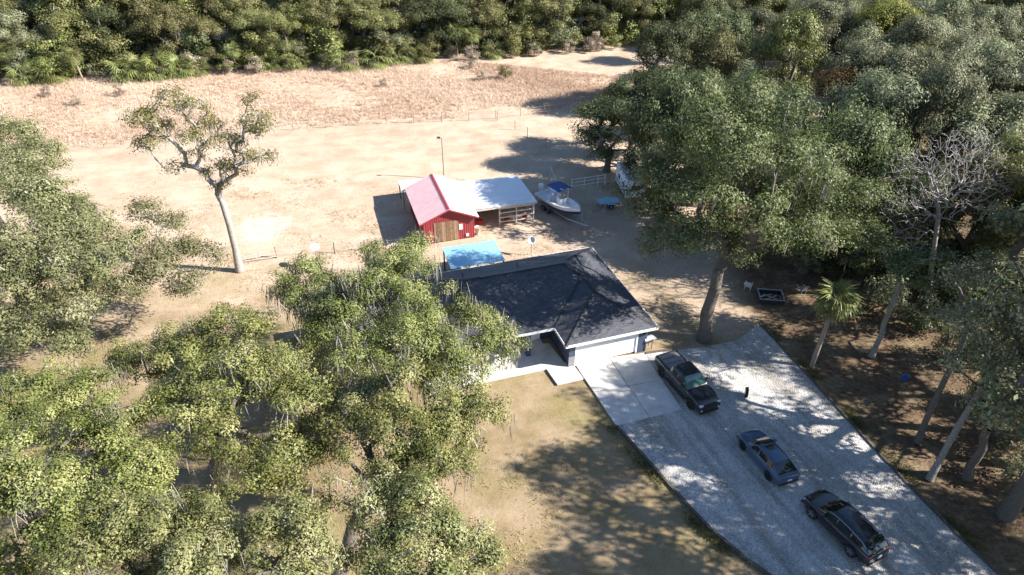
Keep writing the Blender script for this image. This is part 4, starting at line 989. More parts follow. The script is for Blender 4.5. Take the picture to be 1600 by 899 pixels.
w = MB().box(-2.63, -2.6, -.6, .6, 1.5, 2.15).build("window", WHITE, cp); MB().box(-2.65, -2.62, -.54, .54, 1.56, 2.09).build("pane", GLASS, w)
for s in (-1, 1): wheel(cp, 0, s * 1.0, .34, .2, RIM)
MB().tube((2.6, 0, .6), (3.7, 0, .5), .06).build("tongue", GALV, cp); MB().box(-.4, .4, -.4, .4, 2.75, 2.98).build("roof_vent", WHITE, cp, bevel=.05)

# fire pit box with logs, plastic chairs
pit = empty("fire_pit", at(1203, 467), math.radians(-8), "black square fire pit box with pale rim at the end of the gravel", "fire pit")
PITM = M("blackened_steel", (.03, .03, .033), .6); RIMP = M("pale_rim_steel", (.40, .42, .45), .4, metal=.3)
for x0, x1, y0, y1 in ((-1.05, 1.05, -.85, -.80), (-1.05, 1.05, .80, .85), (-1.05, -1.0, -.80, .80), (1.0, 1.05, -.80, .80)):
    MB().box(x0, x1, y0, y1, .0, .42).build("side_panel", PITM, pit); MB().box(x0 - .03, x1 + .03, y0 - .03 if y1 - y0 < .1 else y0 + .031, y1 + .03 if y1 - y0 < .1 else y1 - .031, .421, .47).build("rim", RIMP, pit)
tag(pit, cat="fire pit")
for k, (a, b) in enumerate((((-.7, -.5, .12), (.6, .3, .2)), ((-.5, .5, .1), (.5, -.4, .24)), ((-.8, .1, .1), (.2, .5, .15)))):
    p0, p1 = pit.matrix_basis @ Vector(a), pit.matrix_basis @ Vector(b)
    o = MB().tube(p0, p1, .06, .05, 9).build("log", M("grey_log", (.42, .38, .34), .9, .3, 8), None); tag(o, ["long pale log lying across the fire pit towards the back", "pale log crossing over the others in the fire pit", "short log along the left side of the fire pit"][k], "log", "logs in the fire pit")
def chair(loc, rz, label, m):
    t = empty("plastic_chair", loc, rz, label, "chair", "plastic chairs by the fire pit")
    MB().box(-.27, .27, -.27, .27, .38, .43).build("seat", m, t, bevel=.015); b = MB()
    for x in (-.23, -.115, 0, .115, .23): MB().add([(x - .045, .25, .44), (x + .045, .25, .44), (x + .05, .42, 1.0), (x - .05, .42, 1.0), (x - .045, .28, .44), (x + .045, .28, .44), (x + .05, .45, 1.0), (x - .05, .45, 1.0)], [(0, 1, 2, 3), (7, 6, 5, 4), (0, 4, 5, 1), (1, 5, 6, 2), (2, 6, 7, 3), (3, 7, 4, 0)]).build("slat", m, t)
    for sx_ in (-1, 1):
        for sy_ in (-1, 1): MB().tube((sx_ * .25, sy_ * .25, 0), (sx_ * .24, sy_ * .24, .4), .03).build("leg", m, t)
        MB().box(sx_ * .30 - .04, sx_ * .30 + .04, -.28, .32, .62, .66).build("armrest", m, t); MB().tube((sx_ * .3, -.24, .4), (sx_ * .3, -.24, .63), .025).build("arm_post", m, t)
CH = M("white_plastic", (.62, .63, .64), .5); CH2 = M("grey_plastic", (.24, .25, .27), .5)
chair(at(1168, 452), math.radians(150), "pale plastic chair beside the fire pit, nearest the big oak", CH)
chair(at(1252, 458), math.radians(200), "grey plastic chair in the shade right of the fire pit", CH2)
# wheel standing on the gravel
sp = empty("spare_wheel", at(1165, 620) + Vector((0, 0, .035)), math.radians(75), "black wheel standing upright alone on the gravel", "wheel")
w_ = wheel(sp, 0, .001, .40, .18, RIM); MB().tube((.0, .16, 0), (.0, .06, .34), .025).build("prop_stand", GALV, sp)
# blue bucket in the woods, small grill beside the garage, mower
tub("blue_bucket", at(1413, 594), .22, .42, M("blue_plastic", (.04, .16, .55), .4), "bright blue bucket on the woodland floor", "bucket")
gr = empty("grill", at(1010, 545), .5, "small dark grill against the right corner of the garage", "grill")
MB().box(-.4, .4, -.25, .25, .75, 1.0).build("firebox", PITM, gr, bevel=.05); MB().tube((-.4, 0, 1.0), (.4, 0, 1.0), .25, n=14).build("lid", RIMP, gr)
for x in (-.33, .33):
    for y in (-.2, .2): MB().tube((x, y, 0), (x, y, .76), .025).build("leg", PITM, gr)
MB().box(.42, .75, -.22, .22, .9, .93).build("side_shelf", RIMP, gr)

# ================================================================ TREES
FG = "mossy live oaks in the front yard"
photo_tree(11, "live_oak", "mossy live oak whose crown hides the left half of the dark roof", (622, 640),
    [(478, 425, 7.5, 1.7), (490, 465, 7.2, 2.2), (540, 500, 7.8, 2.6), (600, 405, 9.5, 1.6), (640, 395, 9.3, 1.5), (630, 440, 9.6, 2.2), (575, 460, 9, 2.4), (660, 485, 9, 2.5), (720, 520, 8, 2.3), (772, 540, 7.2, 1.6), (560, 555, 8, 2.6), (640, 545, 9, 2.6), (700, 575, 8, 2.2), (760, 500, 7.3, 1.0), (500, 530, 7, 1.8), (455, 450, 7, 1.1)],
    LEAF_OAK, .42, 3.6, group=FG, density=1.0, nleaf=230, leaf=.135, moss=.42, moss_len=1.4, moss_w=.045, moss_n=20, fat=1.1, gap=.32, spread=(.36, .36, .24))
photo_tree(12, "live_oak", "live oak with bright crown in the bottom middle, right of the leaning trunk", (530, 915),
    [(560, 640, 9, 2.0), (620, 620, 10, 2.1), (690, 635, 9.4, 2.0), (745, 655, 8.6, 1.6), (600, 690, 9, 2.0), (675, 695, 9, 2.0), (740, 700, 8, 1.2), (640, 740, 8.6, 1.5)],
    LEAF_OAK, .42, 5.0, group=FG, density=1.15, nleaf=220, leaf=.13, moss=.16, moss_len=1.1, moss_w=.026, moss_n=20, fat=1.14, gap=.28, spread=(.33, .33, .22))
photo_tree(13, "live_oak", "live oak cut off by the bottom edge beside the open lawn", (640, 1060),
    [(590, 800, 9, 1.7), (660, 785, 9.6, 1.6), (715, 830, 9, 1.5), (650, 860, 9.5, 1.8), (730, 890, 8.6, 1.4), (590, 880, 8.8, 1.6), (680, 940, 9, 1.8), (620, 960, 9, 1.8)],
    LEAF_FRONT, .40, 4.2, bark=BARK_PALE, group=FG, density=1.25, nleaf=215, leaf=.125, moss=.10, moss_w=.026, moss_n=20, fat=1.15, gap=.42, spread=(.31, .31, .2))
photo_tree(14, "live_oak", "dark-hearted live oak left of the mossy oak in front of the bare yard", (330, 800),
    [(290, 560, 8, 2.2), (350, 520, 9, 1.7), (410, 525, 9.4, 1.7), (440, 580, 9, 2.0), (470, 640, 8.6, 2.1), (375, 600, 9.6, 2.3), (300, 635, 9, 2.1), (240, 560, 7.5, 1.6), (190, 560, 6.5, 1.2), (445, 705, 8, 1.8), (360, 680, 8.6, 1.7), (395, 740, 8, 1.3), (480, 700, 7.5, 1.3)],
    LEAF_OAK, .42, 3.6, group=FG, density=1.05, nleaf=225, leaf=.135, moss=.16, moss_len=1.1, moss_w=.026, moss_n=20, fat=1.15, gap=.45, spread=(.35, .35, .24))
photo_tree(15, "live_oak", "live oak filling the left edge of the foreground", (95, 900),
    [(40, 625, 9, 2.1), (110, 630, 9, 1.9), (180, 660, 9, 1.8), (40, 700, 10, 2.0), (120, 710, 9.7, 2.0), (210, 730, 8.8, 1.6), (250, 775, 8.4, 1.2), (60, 850, 9, 1.6), (120, 840, 9.4, 1.5), (30, 780, 10, 1.9), (110, 780, 9.7, 1.8), (190, 785, 9, 1.3), (-30, 680, 9, 2), (-40, 780, 9, 2)],
    LEAF_OAK, .42, 4.0, group=FG, density=1.15, nleaf=220, leaf=.13, moss=.10, moss_w=.026, moss_n=20, fat=1.18, gap=.5, spread=(.33, .33, .22))
photo_tree(16, "live_oak", "pale live oak along the bottom edge left of the leaning trunk", (330, 1060),
    [(190, 830, 9.6, 1.8), (330, 835, 9, 1.4), (300, 800, 8.6, 1.1), (160, 880, 10, 1.7), (255, 850, 9.6, 1.6), (420, 830, 9.2, 1.6), (470, 790, 9, 1.6), (455, 860, 9.6, 1.8), (350, 880, 10, 1.7), (280, 920, 10, 2), (400, 940, 10, 2), (200, 940, 10, 2)],
    LEAF_FRONT, .42, 4.2, group=FG, density=1.25, nleaf=215, leaf=.125, moss=.10, moss_w=.026, moss_n=20, fat=1.15, gap=.42, spread=(.31, .31, .2))
photo_tree(17, "young_oak", "small yellow-green tree in the bottom left corner", (35, 1010), [(20, 870, 8, 1.0), (55, 880, 7.6, .8), (15, 910, 8, 1.2)], LEAF_YELLOW, .16, 4.0, density=1.6, nleaf=50, leaf=.15, gap=.2, moss=.3)
# left middle group
LG = "grey-green oaks on the left"
photo_tree(21, "pasture_oak", "tall grey-green oak at the left edge above the palms", (-10, 400), [(20, 215, 10, 2.6), (55, 250, 10, 2.4), (10, 290, 10.5, 3.0), (70, 310, 10, 2.6), (-40, 260, 10, 3), (100, 340, 8.6, 2.2)], LEAF_PALE, .45, 3.6, group=LG, density=1.3, nleaf=110, leaf=.19, gap=.2, spread=(.48, .48, .3))
photo_tree(22, "pasture_oak", "spreading grey-green oak on the left with trunk in open shade", (32, 512), [(40, 380, 9, 2.8), (100, 370, 9, 2.6), (150, 350, 8.4, 2.2), (80, 430, 8, 2.6), (150, 410, 8, 2.2), (20, 450, 7.4, 2.4), (190, 380, 7.4, 1.8), (110, 480, 6.4, 2.0), (50, 520, 5, 1.7), (115, 535, 4.6, 1.4), (-20, 420, 8, 2.6), (-30, 520, 5.6, 2)], LEAF_PALE, .45, 3.0, group=LG, density=1.35, nleaf=110, leaf=.19, gap=.3, moss=.10, spread=(.46, .46, .3))
photo_tree(23, "pasture_oak", "low leaning oak with wide flat crown left of the bare leaning tree", (145, 498), [(225, 330, 7, 1.4), (265, 345, 7, 1.3), (270, 395, 6.6, 2.0), (315, 405, 6.2, 1.6), (235, 420, 6.4, 1.9), (195, 450, 6, 1.7), (300, 440, 5.6, 1.5), (170, 430, 6, 1.4)], LEAF_PALE, .28, 2.6, group=LG, density=1.3, nleaf=95, leaf=.18, gap=.35, bark=BARK_PALE, spread=(.5, .5, .28))
# the bare leaning tree in the field
lb = at(375, 423); Yl = lb.y
stem = local(lb, [at(375, 423), at_y(368, 390, Yl), at_y(358, 350, Yl), at_y(348, 318, Yl + .3)])
lobs = []
for (x, y, dY, r) in ((265, 155, 0, 1.0), (300, 165, 1, .9), (222, 190, -1, 1.0), (228, 225, 0, .9), (250, 200, 1, .8), (325, 195, 1, .8), (300, 215, -1, .7), (345, 222, 0, .8), (372, 215, 1, .5), (402, 185, 1, .9), (412, 200, 0, .7), (392, 155, 1, .5), (368, 268, 0, .7), (385, 245, 0, .7), (418, 248, -1, .6), (275, 262, 0, .6), (345, 255, 1.0, .6), (320, 230, .5, .5)):
    lobs.append((np.array(at_y(x, y, Yl + dY) - lb), np.array([r * 1.5, r * 1.5, r * 1.0])))
for x, y in ((338, 292), (322, 268), (312, 240), (302, 212), (292, 185), (350, 285), (358, 255), (378, 222), (395, 200), (290, 240), (262, 215)):
    lobs.append((np.array(at_y(x, y, Yl + .2) - lb), np.array([.12] * 3)))
plant_tree("leaning_tree", "half-bare leaning tree with grey trunk and thin moss standing alone in the field", "tree", lb, make_tree(31, stem, lobs, .31, density=1.7, nleaf=46, leaf=.18, gap=0, moss=.5, moss_len=.9, moss_w=.03, moss_n=8, tip_r=.02, bare=.22, spread=(.36, .36, .26)), LEAF_YELLOW, M("bleached_bark", (.30, .275, .245), .9, .3, 6, bmp=.5))
# big oak between house and gravel
photo_tree(41, "shade_oak", "tall dense oak with thick straight trunk between house and gravel", (1100, 530),
    [(1165, 165, 46, 2.6), (1110, 185, 45, 2.4), (1225, 185, 45, 2.6), (1060, 235, 44, 2.4), (1130, 235, 43, 3.0), (1200, 235, 44, 3.0), (1270, 250, 45, 2.6), (1035, 300, 44, 2.2), (1095, 305, 42, 2.8), (1170, 310, 42, 3.0), (1245, 315, 43, 2.8), (1315, 320, 45, 2.4), (1015, 335, 45, 1.8), (1000, 300, 46, 1.6), (1015, 265, 46, 1.7), (1020, 375, 45, 1.4), (1070, 365, 43, 2.2), (1190, 365, 41, 2.4), (1270, 365, 44, 2.4), (1335, 365, 46, 1.8), (1130, 380, 46, 2.2), (1080, 250, 49, 2.6), (1180, 240, 50, 2.8), (1260, 280, 50, 2.6)],
    LEAF_SHADE, .50, 6.2, by_depth=True, density=.8, nleaf=150, leaf=.19, gap=.7, moss=.05, spread=(.55, .55, .34))
# tree at the right edge and trunks next to it
photo_tree(42, "woodland_oak", "grey-green oak at the right edge above the gravel", (1512, 748), [(1540, 510, 31, 1.9), (1585, 530, 30, 1.9), (1515, 560, 30, 1.6), (1570, 590, 29, 1.9), (1540, 640, 29, 1.4), (1595, 650, 28, 1.7), (1630, 560, 29, 2.2), (1560, 480, 33, 1.6), (1650, 640, 28, 2)], LEAF_GREY, .26, 4.6, by_depth=True, density=1.2, nleaf=60, leaf=.16, gap=.2)
def tall_trunk(seed, base, H, lean, r, label, bark, leafm, R=2.4, **kw):
    rng = np.random.default_rng(seed); stem = [np.array([lean[0] * (k / 6) ** 1.1, lean[1] * (k / 6), H * .62 * k / 6]) + (rng.normal(0, .06, 3) if k else 0) for k in range(7)]
    lob = [(np.array([lean[0] * 1.3 + rng.normal(0, R * .6), lean[1] * 1.3 + rng.normal(0, R * .6), H * rng.uniform(.72, 1)]), np.array([R * .5] * 3)) for _ in range(7)]
    return plant_tree("woodland_tree", label, "tree", base, make_tree(seed, stem, lob, r, **kw), leafm, bark)
tall_trunk(51, at(1362, 558), 9.5, (1.0, 1.2), .20, "slim tree with pale straight trunk behind the palm", BARK_PALE, LEAF_DARK, density=1.0, nleaf=55, leaf=.22)
tall_trunk(52, at(1434, 692), 13, (1.6, 2.2), .20, "slender woodland tree with dark leaning trunk beside the blue bucket", BARK, LEAF_GREY, density=1.0, nleaf=45, leaf=.20)
tall_trunk(53, at(1452, 750), 12, (2.8, 2.6), .19, "strongly leaning woodland trunk close to the gravel edge", BARK_PALE, LEAF_GREY, density=1.0, nleaf=45, leaf=.20)
# bare tree
bb = at(1450, 470); stem = local(bb, [bb, at_y(1455, 420, bb.y), at_y(1462, 370, bb.y), at_y(1466, 340, bb.y)])
lobs = [(np.array(at_y(x, y, bb.y + d) - bb), np.array([r * 1.3] * 3)) for x, y, d, r in ((1470, 260, 0, 2.0), (1520, 250, 1, 1.8), (1425, 280, 0, 1.8), (1500, 310, -1, 1.8), (1410, 330, 0, 1.6), (1450, 330, 1, 1.6), (1540, 300, 0, 1.4), (1400, 380, -1, 1.3), (1510, 225, 0, 1.3))]
plant_tree("bare_tree", "leafless tree with a fan of pale grey twigs in the right woods", "tree", bb, make_tree(61, stem, lobs, .20, density=4.5, nleaf=0, gap=0, tip_r=.011, sides=4, jit=.03), LEAF_DRY, M("pale_bare_twigs", (.30, .275, .26), .9, .2, 6))

# ---- palms
def frond_palm(name, label, base, H, lean, seed, group=None, n=26, blade=1.1, stalk=1.0, dead=4):
    t = empty(name, base, 0, label, "palm", group); wood, _, _ = palm_meshes(seed, H, lean, n=1); link("trunk", wood, BARK_PALM, t)
    rnd = random.Random(seed); fm = []
    for k in range(3):
        v, f, tt = frond_mesh(seed + k, stalk, blade, 20, .45 + .12 * k); me = np_mesh("frond", v, f, tt); me.materials.append(LEAF_PALM); fm.append(me)
    for k in range(n):
        o = bpy.data.objects.new("frond", fm[k % 3]); COL.objects.link(o); o.parent = t; o.location = (lean[0], lean[1], H - .1 + .2 * rnd.random())
        el = 1.15 - 2.0 * (k / (n - 1)) ** .8; o.rotation_euler = (rnd.uniform(-.2, .2), -el, k * 2.399)
        if k >= n - dead: o.material_slots[0].link = 'OBJECT'; o.material_slots[0].material = LEAF_DRY
    return t
frond_palm("cabbage_palm", "cabbage palm with leaning bare trunk at the edge of the woods right of the gravel", at(1268, 573), 6.0, (.55, .5), 71, n=30, blade=1.0, stalk=.95)
frond_palm("cabbage_palm", "cabbage palm standing between the left oaks, left one of two", at(105, 400), 7.2, (0, 0), 72, n=26, blade=1.2)
frond_palm("cabbage_palm", "yellowish cabbage palm between the left oaks, right one of two", at(148, 420), 6.0, (.3, .2), 73, n=24, blade=1.2)
palm_p = palm_meshes(81, 5.5, (.4, 0), 1.5, 1.2, 22); palm_s = palm_meshes(83, 1.0, (0, 0), 1.5, 1.3, 18)
def palm_at(meshes, label, loc, rz, sc, group, name="cabbage_palm"): return plant_tree(name, label, "palm", loc, meshes, LEAF_PALM, BARK_PALM, group, rz, sc)

# ---- woodland: shared crown shapes
oakA = [generic_oak(101 + k, H=13, R=5.6, density=.62, nleaf=105, leaf=.26, spread=(.60, .60, .4), gap=.35, moss=.05, tip_r=.03, sides=4) for k in range(3)]
oakB = [generic_oak(111 + k, H=11, R=4.6, nlobes=9, density=.75, nleaf=100, leaf=.26, spread=(.6, .6, .4), gap=.2, tip_r=.03, sides=4, moss=.08) for k in range(2)]
bush = [generic_oak(121 + k, H=3.2, R=1.9, nlobes=6, fork=.5, trunk_r=.08, density=1.2, nleaf=50, leaf=.22, spread=(.35, .35, .25), gap=.1, sides=4) for k in range(2)]
def thicket(seed):
    rng = np.random.default_rng(seed); lob = [(np.array([rng.normal(0, 1.3), rng.normal(0, 1.3), z]), np.array([r, r, r * .9])) for z, r in ((1.0, 1.5), (1.3, 1.6), (1.2, 1.5), (2.6, 1.6), (3.0, 1.5), (4.2, 1.4), (5.2, 1.1), (2.4, 1.5))]
    return make_tree(seed, [np.array([0, 0, z]) for z in (0, .3, .6, .9)], lob, .12, density=1.0, nleaf=52, leaf=.30, spread=(.5, .5, .36), gap=.1, tip_r=.02, sides=4)
thick = [thicket(131), thicket(132)]
wr = random.Random(77)
LM = [LEAF_OLIVE, LEAF_GREY, LEAF_OAK, LEAF_DARK, LEAF_OLIVE]
# forest edge beyond the dry field
edge_px = [(-160, 142), (0, 126), (150, 118), (300, 112), (450, 108), (600, 100), (720, 92), (830, 84), (930, 76), (1040, 68), (1140, 58)]
def edge_point(f):
    s = f * (len(edge_px) - 1); k = min(int(s), len(edge_px) - 2); return at(*edge_px[k]).lerp(at(*edge_px[k + 1]), s - k)
FOREST = "forest trees beyond the dry field"
def ordinal(n): return "%d%s" % (n, "th" if 10 <= n % 100 <= 20 else {1: "st", 2: "nd", 3: "rd"}.get(n % 10, "th"))
CNAME = {LEAF_OLIVE: "olive brown", LEAF_GREY: "grey-green", LEAF_OAK: "fresh green", LEAF_DARK: "dark green", LEAF_PALE: "pale green"}
for row, (off, n) in enumerate(((3.5, 30), (9.0, 27), (15, 24), (22, 20))):
    for k in range(n):
        p = edge_point((k + .5 + wr.uniform(-.3, .3)) / n) + Vector((wr.uniform(-1, 1), off + wr.uniform(-1.5, 1.5), 0)); big = wr.random() < .5 or row > 0
        lm = LM[wr.randrange(5)]
        lab = "%s tree in the front row of the forest wall, %s from the left" % (CNAME[lm], ordinal(k + 1)) if row == 0 else "%s tree deeper inside the forest wall beyond the dry field" % CNAME[lm]
        plant_tree("forest_tree", lab, "tree", p, oakA[wr.randrange(3)] if big else oakB[wr.randrange(2)], lm, BARK, FOREST, wr.uniform(0, 6.28), wr.uniform(.8, 1.12) * (1.1 if row else .92))
for k in range(40):
    lm = LM[wr.randrange(5)]; p = edge_point((k + wr.uniform(.2, .8)) / 40) + Vector((0, wr.uniform(.5, 7), 0))
    plant_tree("thicket_tree", "%s thicket tree leafy to the ground at the forest edge, %s from the left" % (CNAME[lm], ordinal(k + 1)), "tree", p, thick[k % 2], lm, BARK, "leafy thickets along the forest edge", wr.uniform(0, 6.28), wr.uniform(.75, 1.2))
for x, y in ((575, 88),): plant_tree("forest_tree", "bright yellow tree at the forest edge beyond the field", "tree", at(x, y), oakB[0], LEAF_YELLOW, BARK, None, 1, .72)
for k, (x, y, s, ms) in enumerate(sorted(((40, 130, 1, 0), (85, 128, 1.1, 0), (130, 126, .9, 1), (200, 124, 1.2, 0), (222, 122, 1.3, 0), (250, 121, 1.2, 0), (285, 119, 1.1, 0), (310, 116, 1, 0), (420, 108, 1, 0), (470, 106, .9, 0), (545, 108, 1.1, 0), (590, 104, 1.2, 0), (625, 98, 1.1, 0), (715, 88, 1.0, 1), (738, 90, .9, 1), (660, 96, 1, 0), (770, 90, .9, 0), (20, 125, 1, 1), (370, 112, .8, 1), (530, 100, .9, 1)))):
    palm_at((palm_s, palm_p)[ms], (("low fan palm at the foot of the forest wall" if ms == 0 else "cabbage palm on a trunk at the forest edge") + ", %s palm from the left" % ordinal(k + 1)), at(x, y), k * 1.3, s * (1.15 if ms == 0 else .85), "palms along the forest edge")
for k in range(46):
    p = edge_point((k + .5 + wr.uniform(-.5, .5)) / 46 * .86) + Vector((wr.uniform(-2, 2), wr.uniform(-2.5, 2.0), 0)); dry = wr.random() < .45
    plant_tree("shrub", ("dead grey-brown shrub at the forest edge" if dry else "green shrub at the foot of the forest wall") + ", %s shrub from the left" % ordinal(k + 1), "shrub", p, bush[k % 2], LEAF_DRY if dry else LM[k % 5], BARK, "shrubs along the forest edge", wr.uniform(0, 6), wr.uniform(.45, 1.0))
for k, (x, y, s, lab) in enumerate(((75, 152, .5, "grey dead brush clump far left in the dry grass"), (120, 165, .45, "pale dead palmetto clump in the dry grass on the left"), (190, 150, .55, "grey dead brush clump in the dry grass above the leaning tree"), (790, 124, .7, "greenish brush clump in the dry grass right of centre"), (752, 126, .5, "grey dead brush beside the greenish clump in the dry grass"), (740, 106, .6, "dead brush heap near the forest edge right of centre"), (600, 136, .4, "small dead brush in the middle of the dry grass"))):
    plant_tree("brush_clump", lab, "brush", at(x, y), bush[k % 2], LEAF_OLIVE if k == 3 else LEAF_DRY, BARK_PALE, None, k, s)
# woods on the right
WG = "oaks of the right-hand woods"
right = [(948, 268, .95, 3), (985, 235, 1.0, 3), (1035, 262, .95, 3), (1075, 215, 1.0, 3), (1030, 175, 1.0, 3), (1120, 250, .9, 3), (1240, 300, .9, 3), (1330, 300, 1.0, 1), (1420, 310, 1.0, 1), (1500, 330, 1.05, 1), (1590, 340, 1.1, 1),
    (1370, 240, 1.0, 1), (1450, 240, 1.05, 1), (1540, 260, 1.1, 1), (1620, 270, 1.1, 1), (1390, 180, 1.0, 1), (1480, 180, 1.0, 1), (1570, 190, 1.05, 1), (1650, 210, 1.1, 1), (1330, 150, .95, 1), (1430, 130, 1, 1), (1520, 130, 1, 1), (1600, 130, 1, 1),
    (1110, 128, .95, 3), (1085, 100, 1, 3), (1170, 88, .95, 1), (1250, 100, .9, 1), (1300, 82, 1, 1), (1380, 90, 1, 1), (1460, 80, 1, 1), (1550, 75, 1, 1), (1620, 70, 1, 1), (1130, 66, 1, 1), (1220, 55, 1, 1), (1320, 45, 1, 1), (1420, 40, 1, 1), (1520, 45, .9, 1),
    (1290, 405, 1.05, 3), (1255, 425, .9, 3), (1380, 425, .9, 3), (1340, 440, .8, 3), (1500, 430, .9, 0), (1580, 440, 1.0, 3), (1640, 400, 1.1, 1), (1430, 380, .9, 3), (1210, 385, 1.0, 3), (1170, 350, 1.0, 3), (1545, 380, 1.0, 0)]
right += [(1033, 345, 1.15, 3), (1000, 305, .85, 3), (1080, 320, .95, 3), (1150, 300, .95, 3)]
spots = [(at(x, y), s, c) for x, y, s, c in right]
gy_ = 88.0
while gy_ < 205:
    gx0 = 20.0
    while gx0 < 150:
        x, y = gx0 + wr.uniform(-2.5, 2.5), gy_ + wr.uniform(-2.5, 2.5); gx0 += 8.2 + (gy_ - 88) * .02
        dpt = y * CP + CAM_H * SP; px = 800 + x / dpt * FOCAL; py = 449.5 - FOCAL * (y * SP - CAM_H * CP) / dpt
        if px > 1720 or px < 1040 or (px < 1205 and 82 < py < 150) or (1260 < px < 1310 and 125 < py < 175): continue
        if any((q - Vector((x, y, 0))).length < 4.2 for q, _, _ in spots): continue
        spots.append((Vector((x, y, 0)), wr.uniform(.88, 1.1), 3 if px < 1130 and wr.random() < .6 else (2 if wr.random() < .16 else (0 if wr.random() < .28 else 1))))
    gy_ += 7.6
def crown_px(p, z):
    dd_ = p.y * CP + (CAM_H - z) * SP; return 800 + p.x / dd_ * FOCAL, 449.5 - FOCAL * (p.y * SP - (CAM_H - z) * CP) / dd_
def in_gap(p, s):
    for z in (3 * s, 6 * s, 9 * s, 12 * s):
        x, y = crown_px(p, z)
        if ((x - 1172) / 50) ** 2 + ((y - 112) / 34) ** 2 < 1 or ((x - 1288) / 34) ** 2 + ((y - 150) / 26) ** 2 < 1: return True
    return False
spots = [q for q in spots if not in_gap(q[0], q[1])]
spots.sort(key=lambda q: q[0].y); rowc = {}
for k, (p, s, c) in enumerate(spots):
    lm = (LEAF_OLIVE, LEAF_GREY, LEAF_OAK, LEAF_DARK)[c]; cn = ("olive", "grey-green", "fresh green", "dark")[c]
    rr = "near" if p.y < 62 else ("middle" if p.y < 90 else ("far" if p.y < 125 else "farthest")); rowc[(cn, rr)] = rowc.get((cn, rr), 0) + 1
    plant_tree("woodland_oak", "%s oak in the %s part of the right-hand woods, %s from the camera" % (cn, rr, ordinal(rowc[(cn, rr)])), "tree", p, oakA[k % 3] if k % 4 else oakB[k % 2], lm, BARK, WG, wr.uniform(0, 6.28), s * wr.uniform(.92, 1.08)).scale = (s * wr.uniform(.75, 1.2), s * wr.uniform(.75, 1.2), s * wr.uniform(.8, 1.2))
for x, y, s, lab in ((1300, 235, .5, "orange-leaved young tree beside the tall oak's crown"), (1395, 262, .46, "small orange tree among the grey-green canopy"), (1365, 135, .62, "golden autumn tree in the far canopy"), (1345, 225, .42, "yellow-leaved sapling in the canopy gap")):
    plant_tree("autumn_tree", lab, "tree", at(x, y), oakB[1], LEAF_ORANGE if "orange" in lab else LEAF_YELLOW, BARK, None, 2, s * 2.05)
plant_tree("cedar_tree", "bright green tree at the right edge behind the bare tree", "tree", at(1585, 400), oakB[0], LEAF_YELLOW, BARK, None, .5, .9)
for k in range(34):
    x, y = wr.uniform(1230, 1600), wr.uniform(395, 480); 
    if x < 1290 and y > 430: continue
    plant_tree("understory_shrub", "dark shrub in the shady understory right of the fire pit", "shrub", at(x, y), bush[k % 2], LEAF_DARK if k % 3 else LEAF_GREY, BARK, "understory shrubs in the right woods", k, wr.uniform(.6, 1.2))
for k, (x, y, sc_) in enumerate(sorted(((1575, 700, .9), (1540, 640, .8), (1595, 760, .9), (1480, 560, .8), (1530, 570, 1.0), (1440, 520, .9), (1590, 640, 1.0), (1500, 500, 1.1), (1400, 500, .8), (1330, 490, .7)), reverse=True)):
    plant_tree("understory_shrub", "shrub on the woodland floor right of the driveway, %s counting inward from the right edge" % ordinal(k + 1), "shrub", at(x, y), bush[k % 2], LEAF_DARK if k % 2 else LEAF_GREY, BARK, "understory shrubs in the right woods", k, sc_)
for k, (x, y) in enumerate(((1560, 480), (1500, 470), (1590, 540), (1400, 440), (1340, 250))): palm_at(palm_s, "low fan palm in the understory of the right woods", at(x, y), k, 1.1, "understory palms in the right woods")
# the same woods go on to the right of and behind the camera's view and shade the drive
tall = [generic_oak(141 + k, H=22, R=5.4, nlobes=12, fork=8, trunk_r=.4, density=.5, nleaf=62, leaf=.36, spread=(.6, .6, .4), gap=.62, tip_r=.03, sides=4) for k in range(2)]
for k, (x, y, s) in enumerate(((30, 26.5, 1.0), (30, 18, 1.0), (31, 11, 1.0), (35, 33, 1.0), (39.5, 22, 1.0), (41, 29, 1.0), (42, 14, .95), (38.5, 41, .9), (45, 47, .9), (50, 36, 1.0), (52, 22, 1.0))):
    plant_tree("woodland_oak", "tall oak of the right-hand woods just outside the frame shading the gravel", "tree", (x, y, 0), tall[k % 2], LEAF_GREY, BARK, WG, k * 1.1, s)

# ================================================================ GROUND COVER
def blades(rng, pts, n, h, w, lean=.35):
    P = np.repeat(pts, n, axis=0); m = len(P); P = P + np.stack([rng.normal(0, .16, m), rng.normal(0, .16, m), np.zeros(m)], 1)
    a = rng.uniform(0, 2 * math.pi, m); t = np.stack([np.cos(a), np.sin(a), 0 * a], 1); H = h * rng.uniform(.5, 1.3, (m, 1)); ld = rng.normal(0, lean, (m, 3)) * H; ld[:, 2] = 0
    up = np.array([[0, 0, 1.]]); W = w * rng.uniform(.6, 1.4, (m, 1))
    v = np.stack([P - t * W, P + t * W, P + up * H + ld], 1).reshape(-1, 3)
    return v, np.arange(m * 3).reshape(-1, 3)
rg = np.random.default_rng(9)
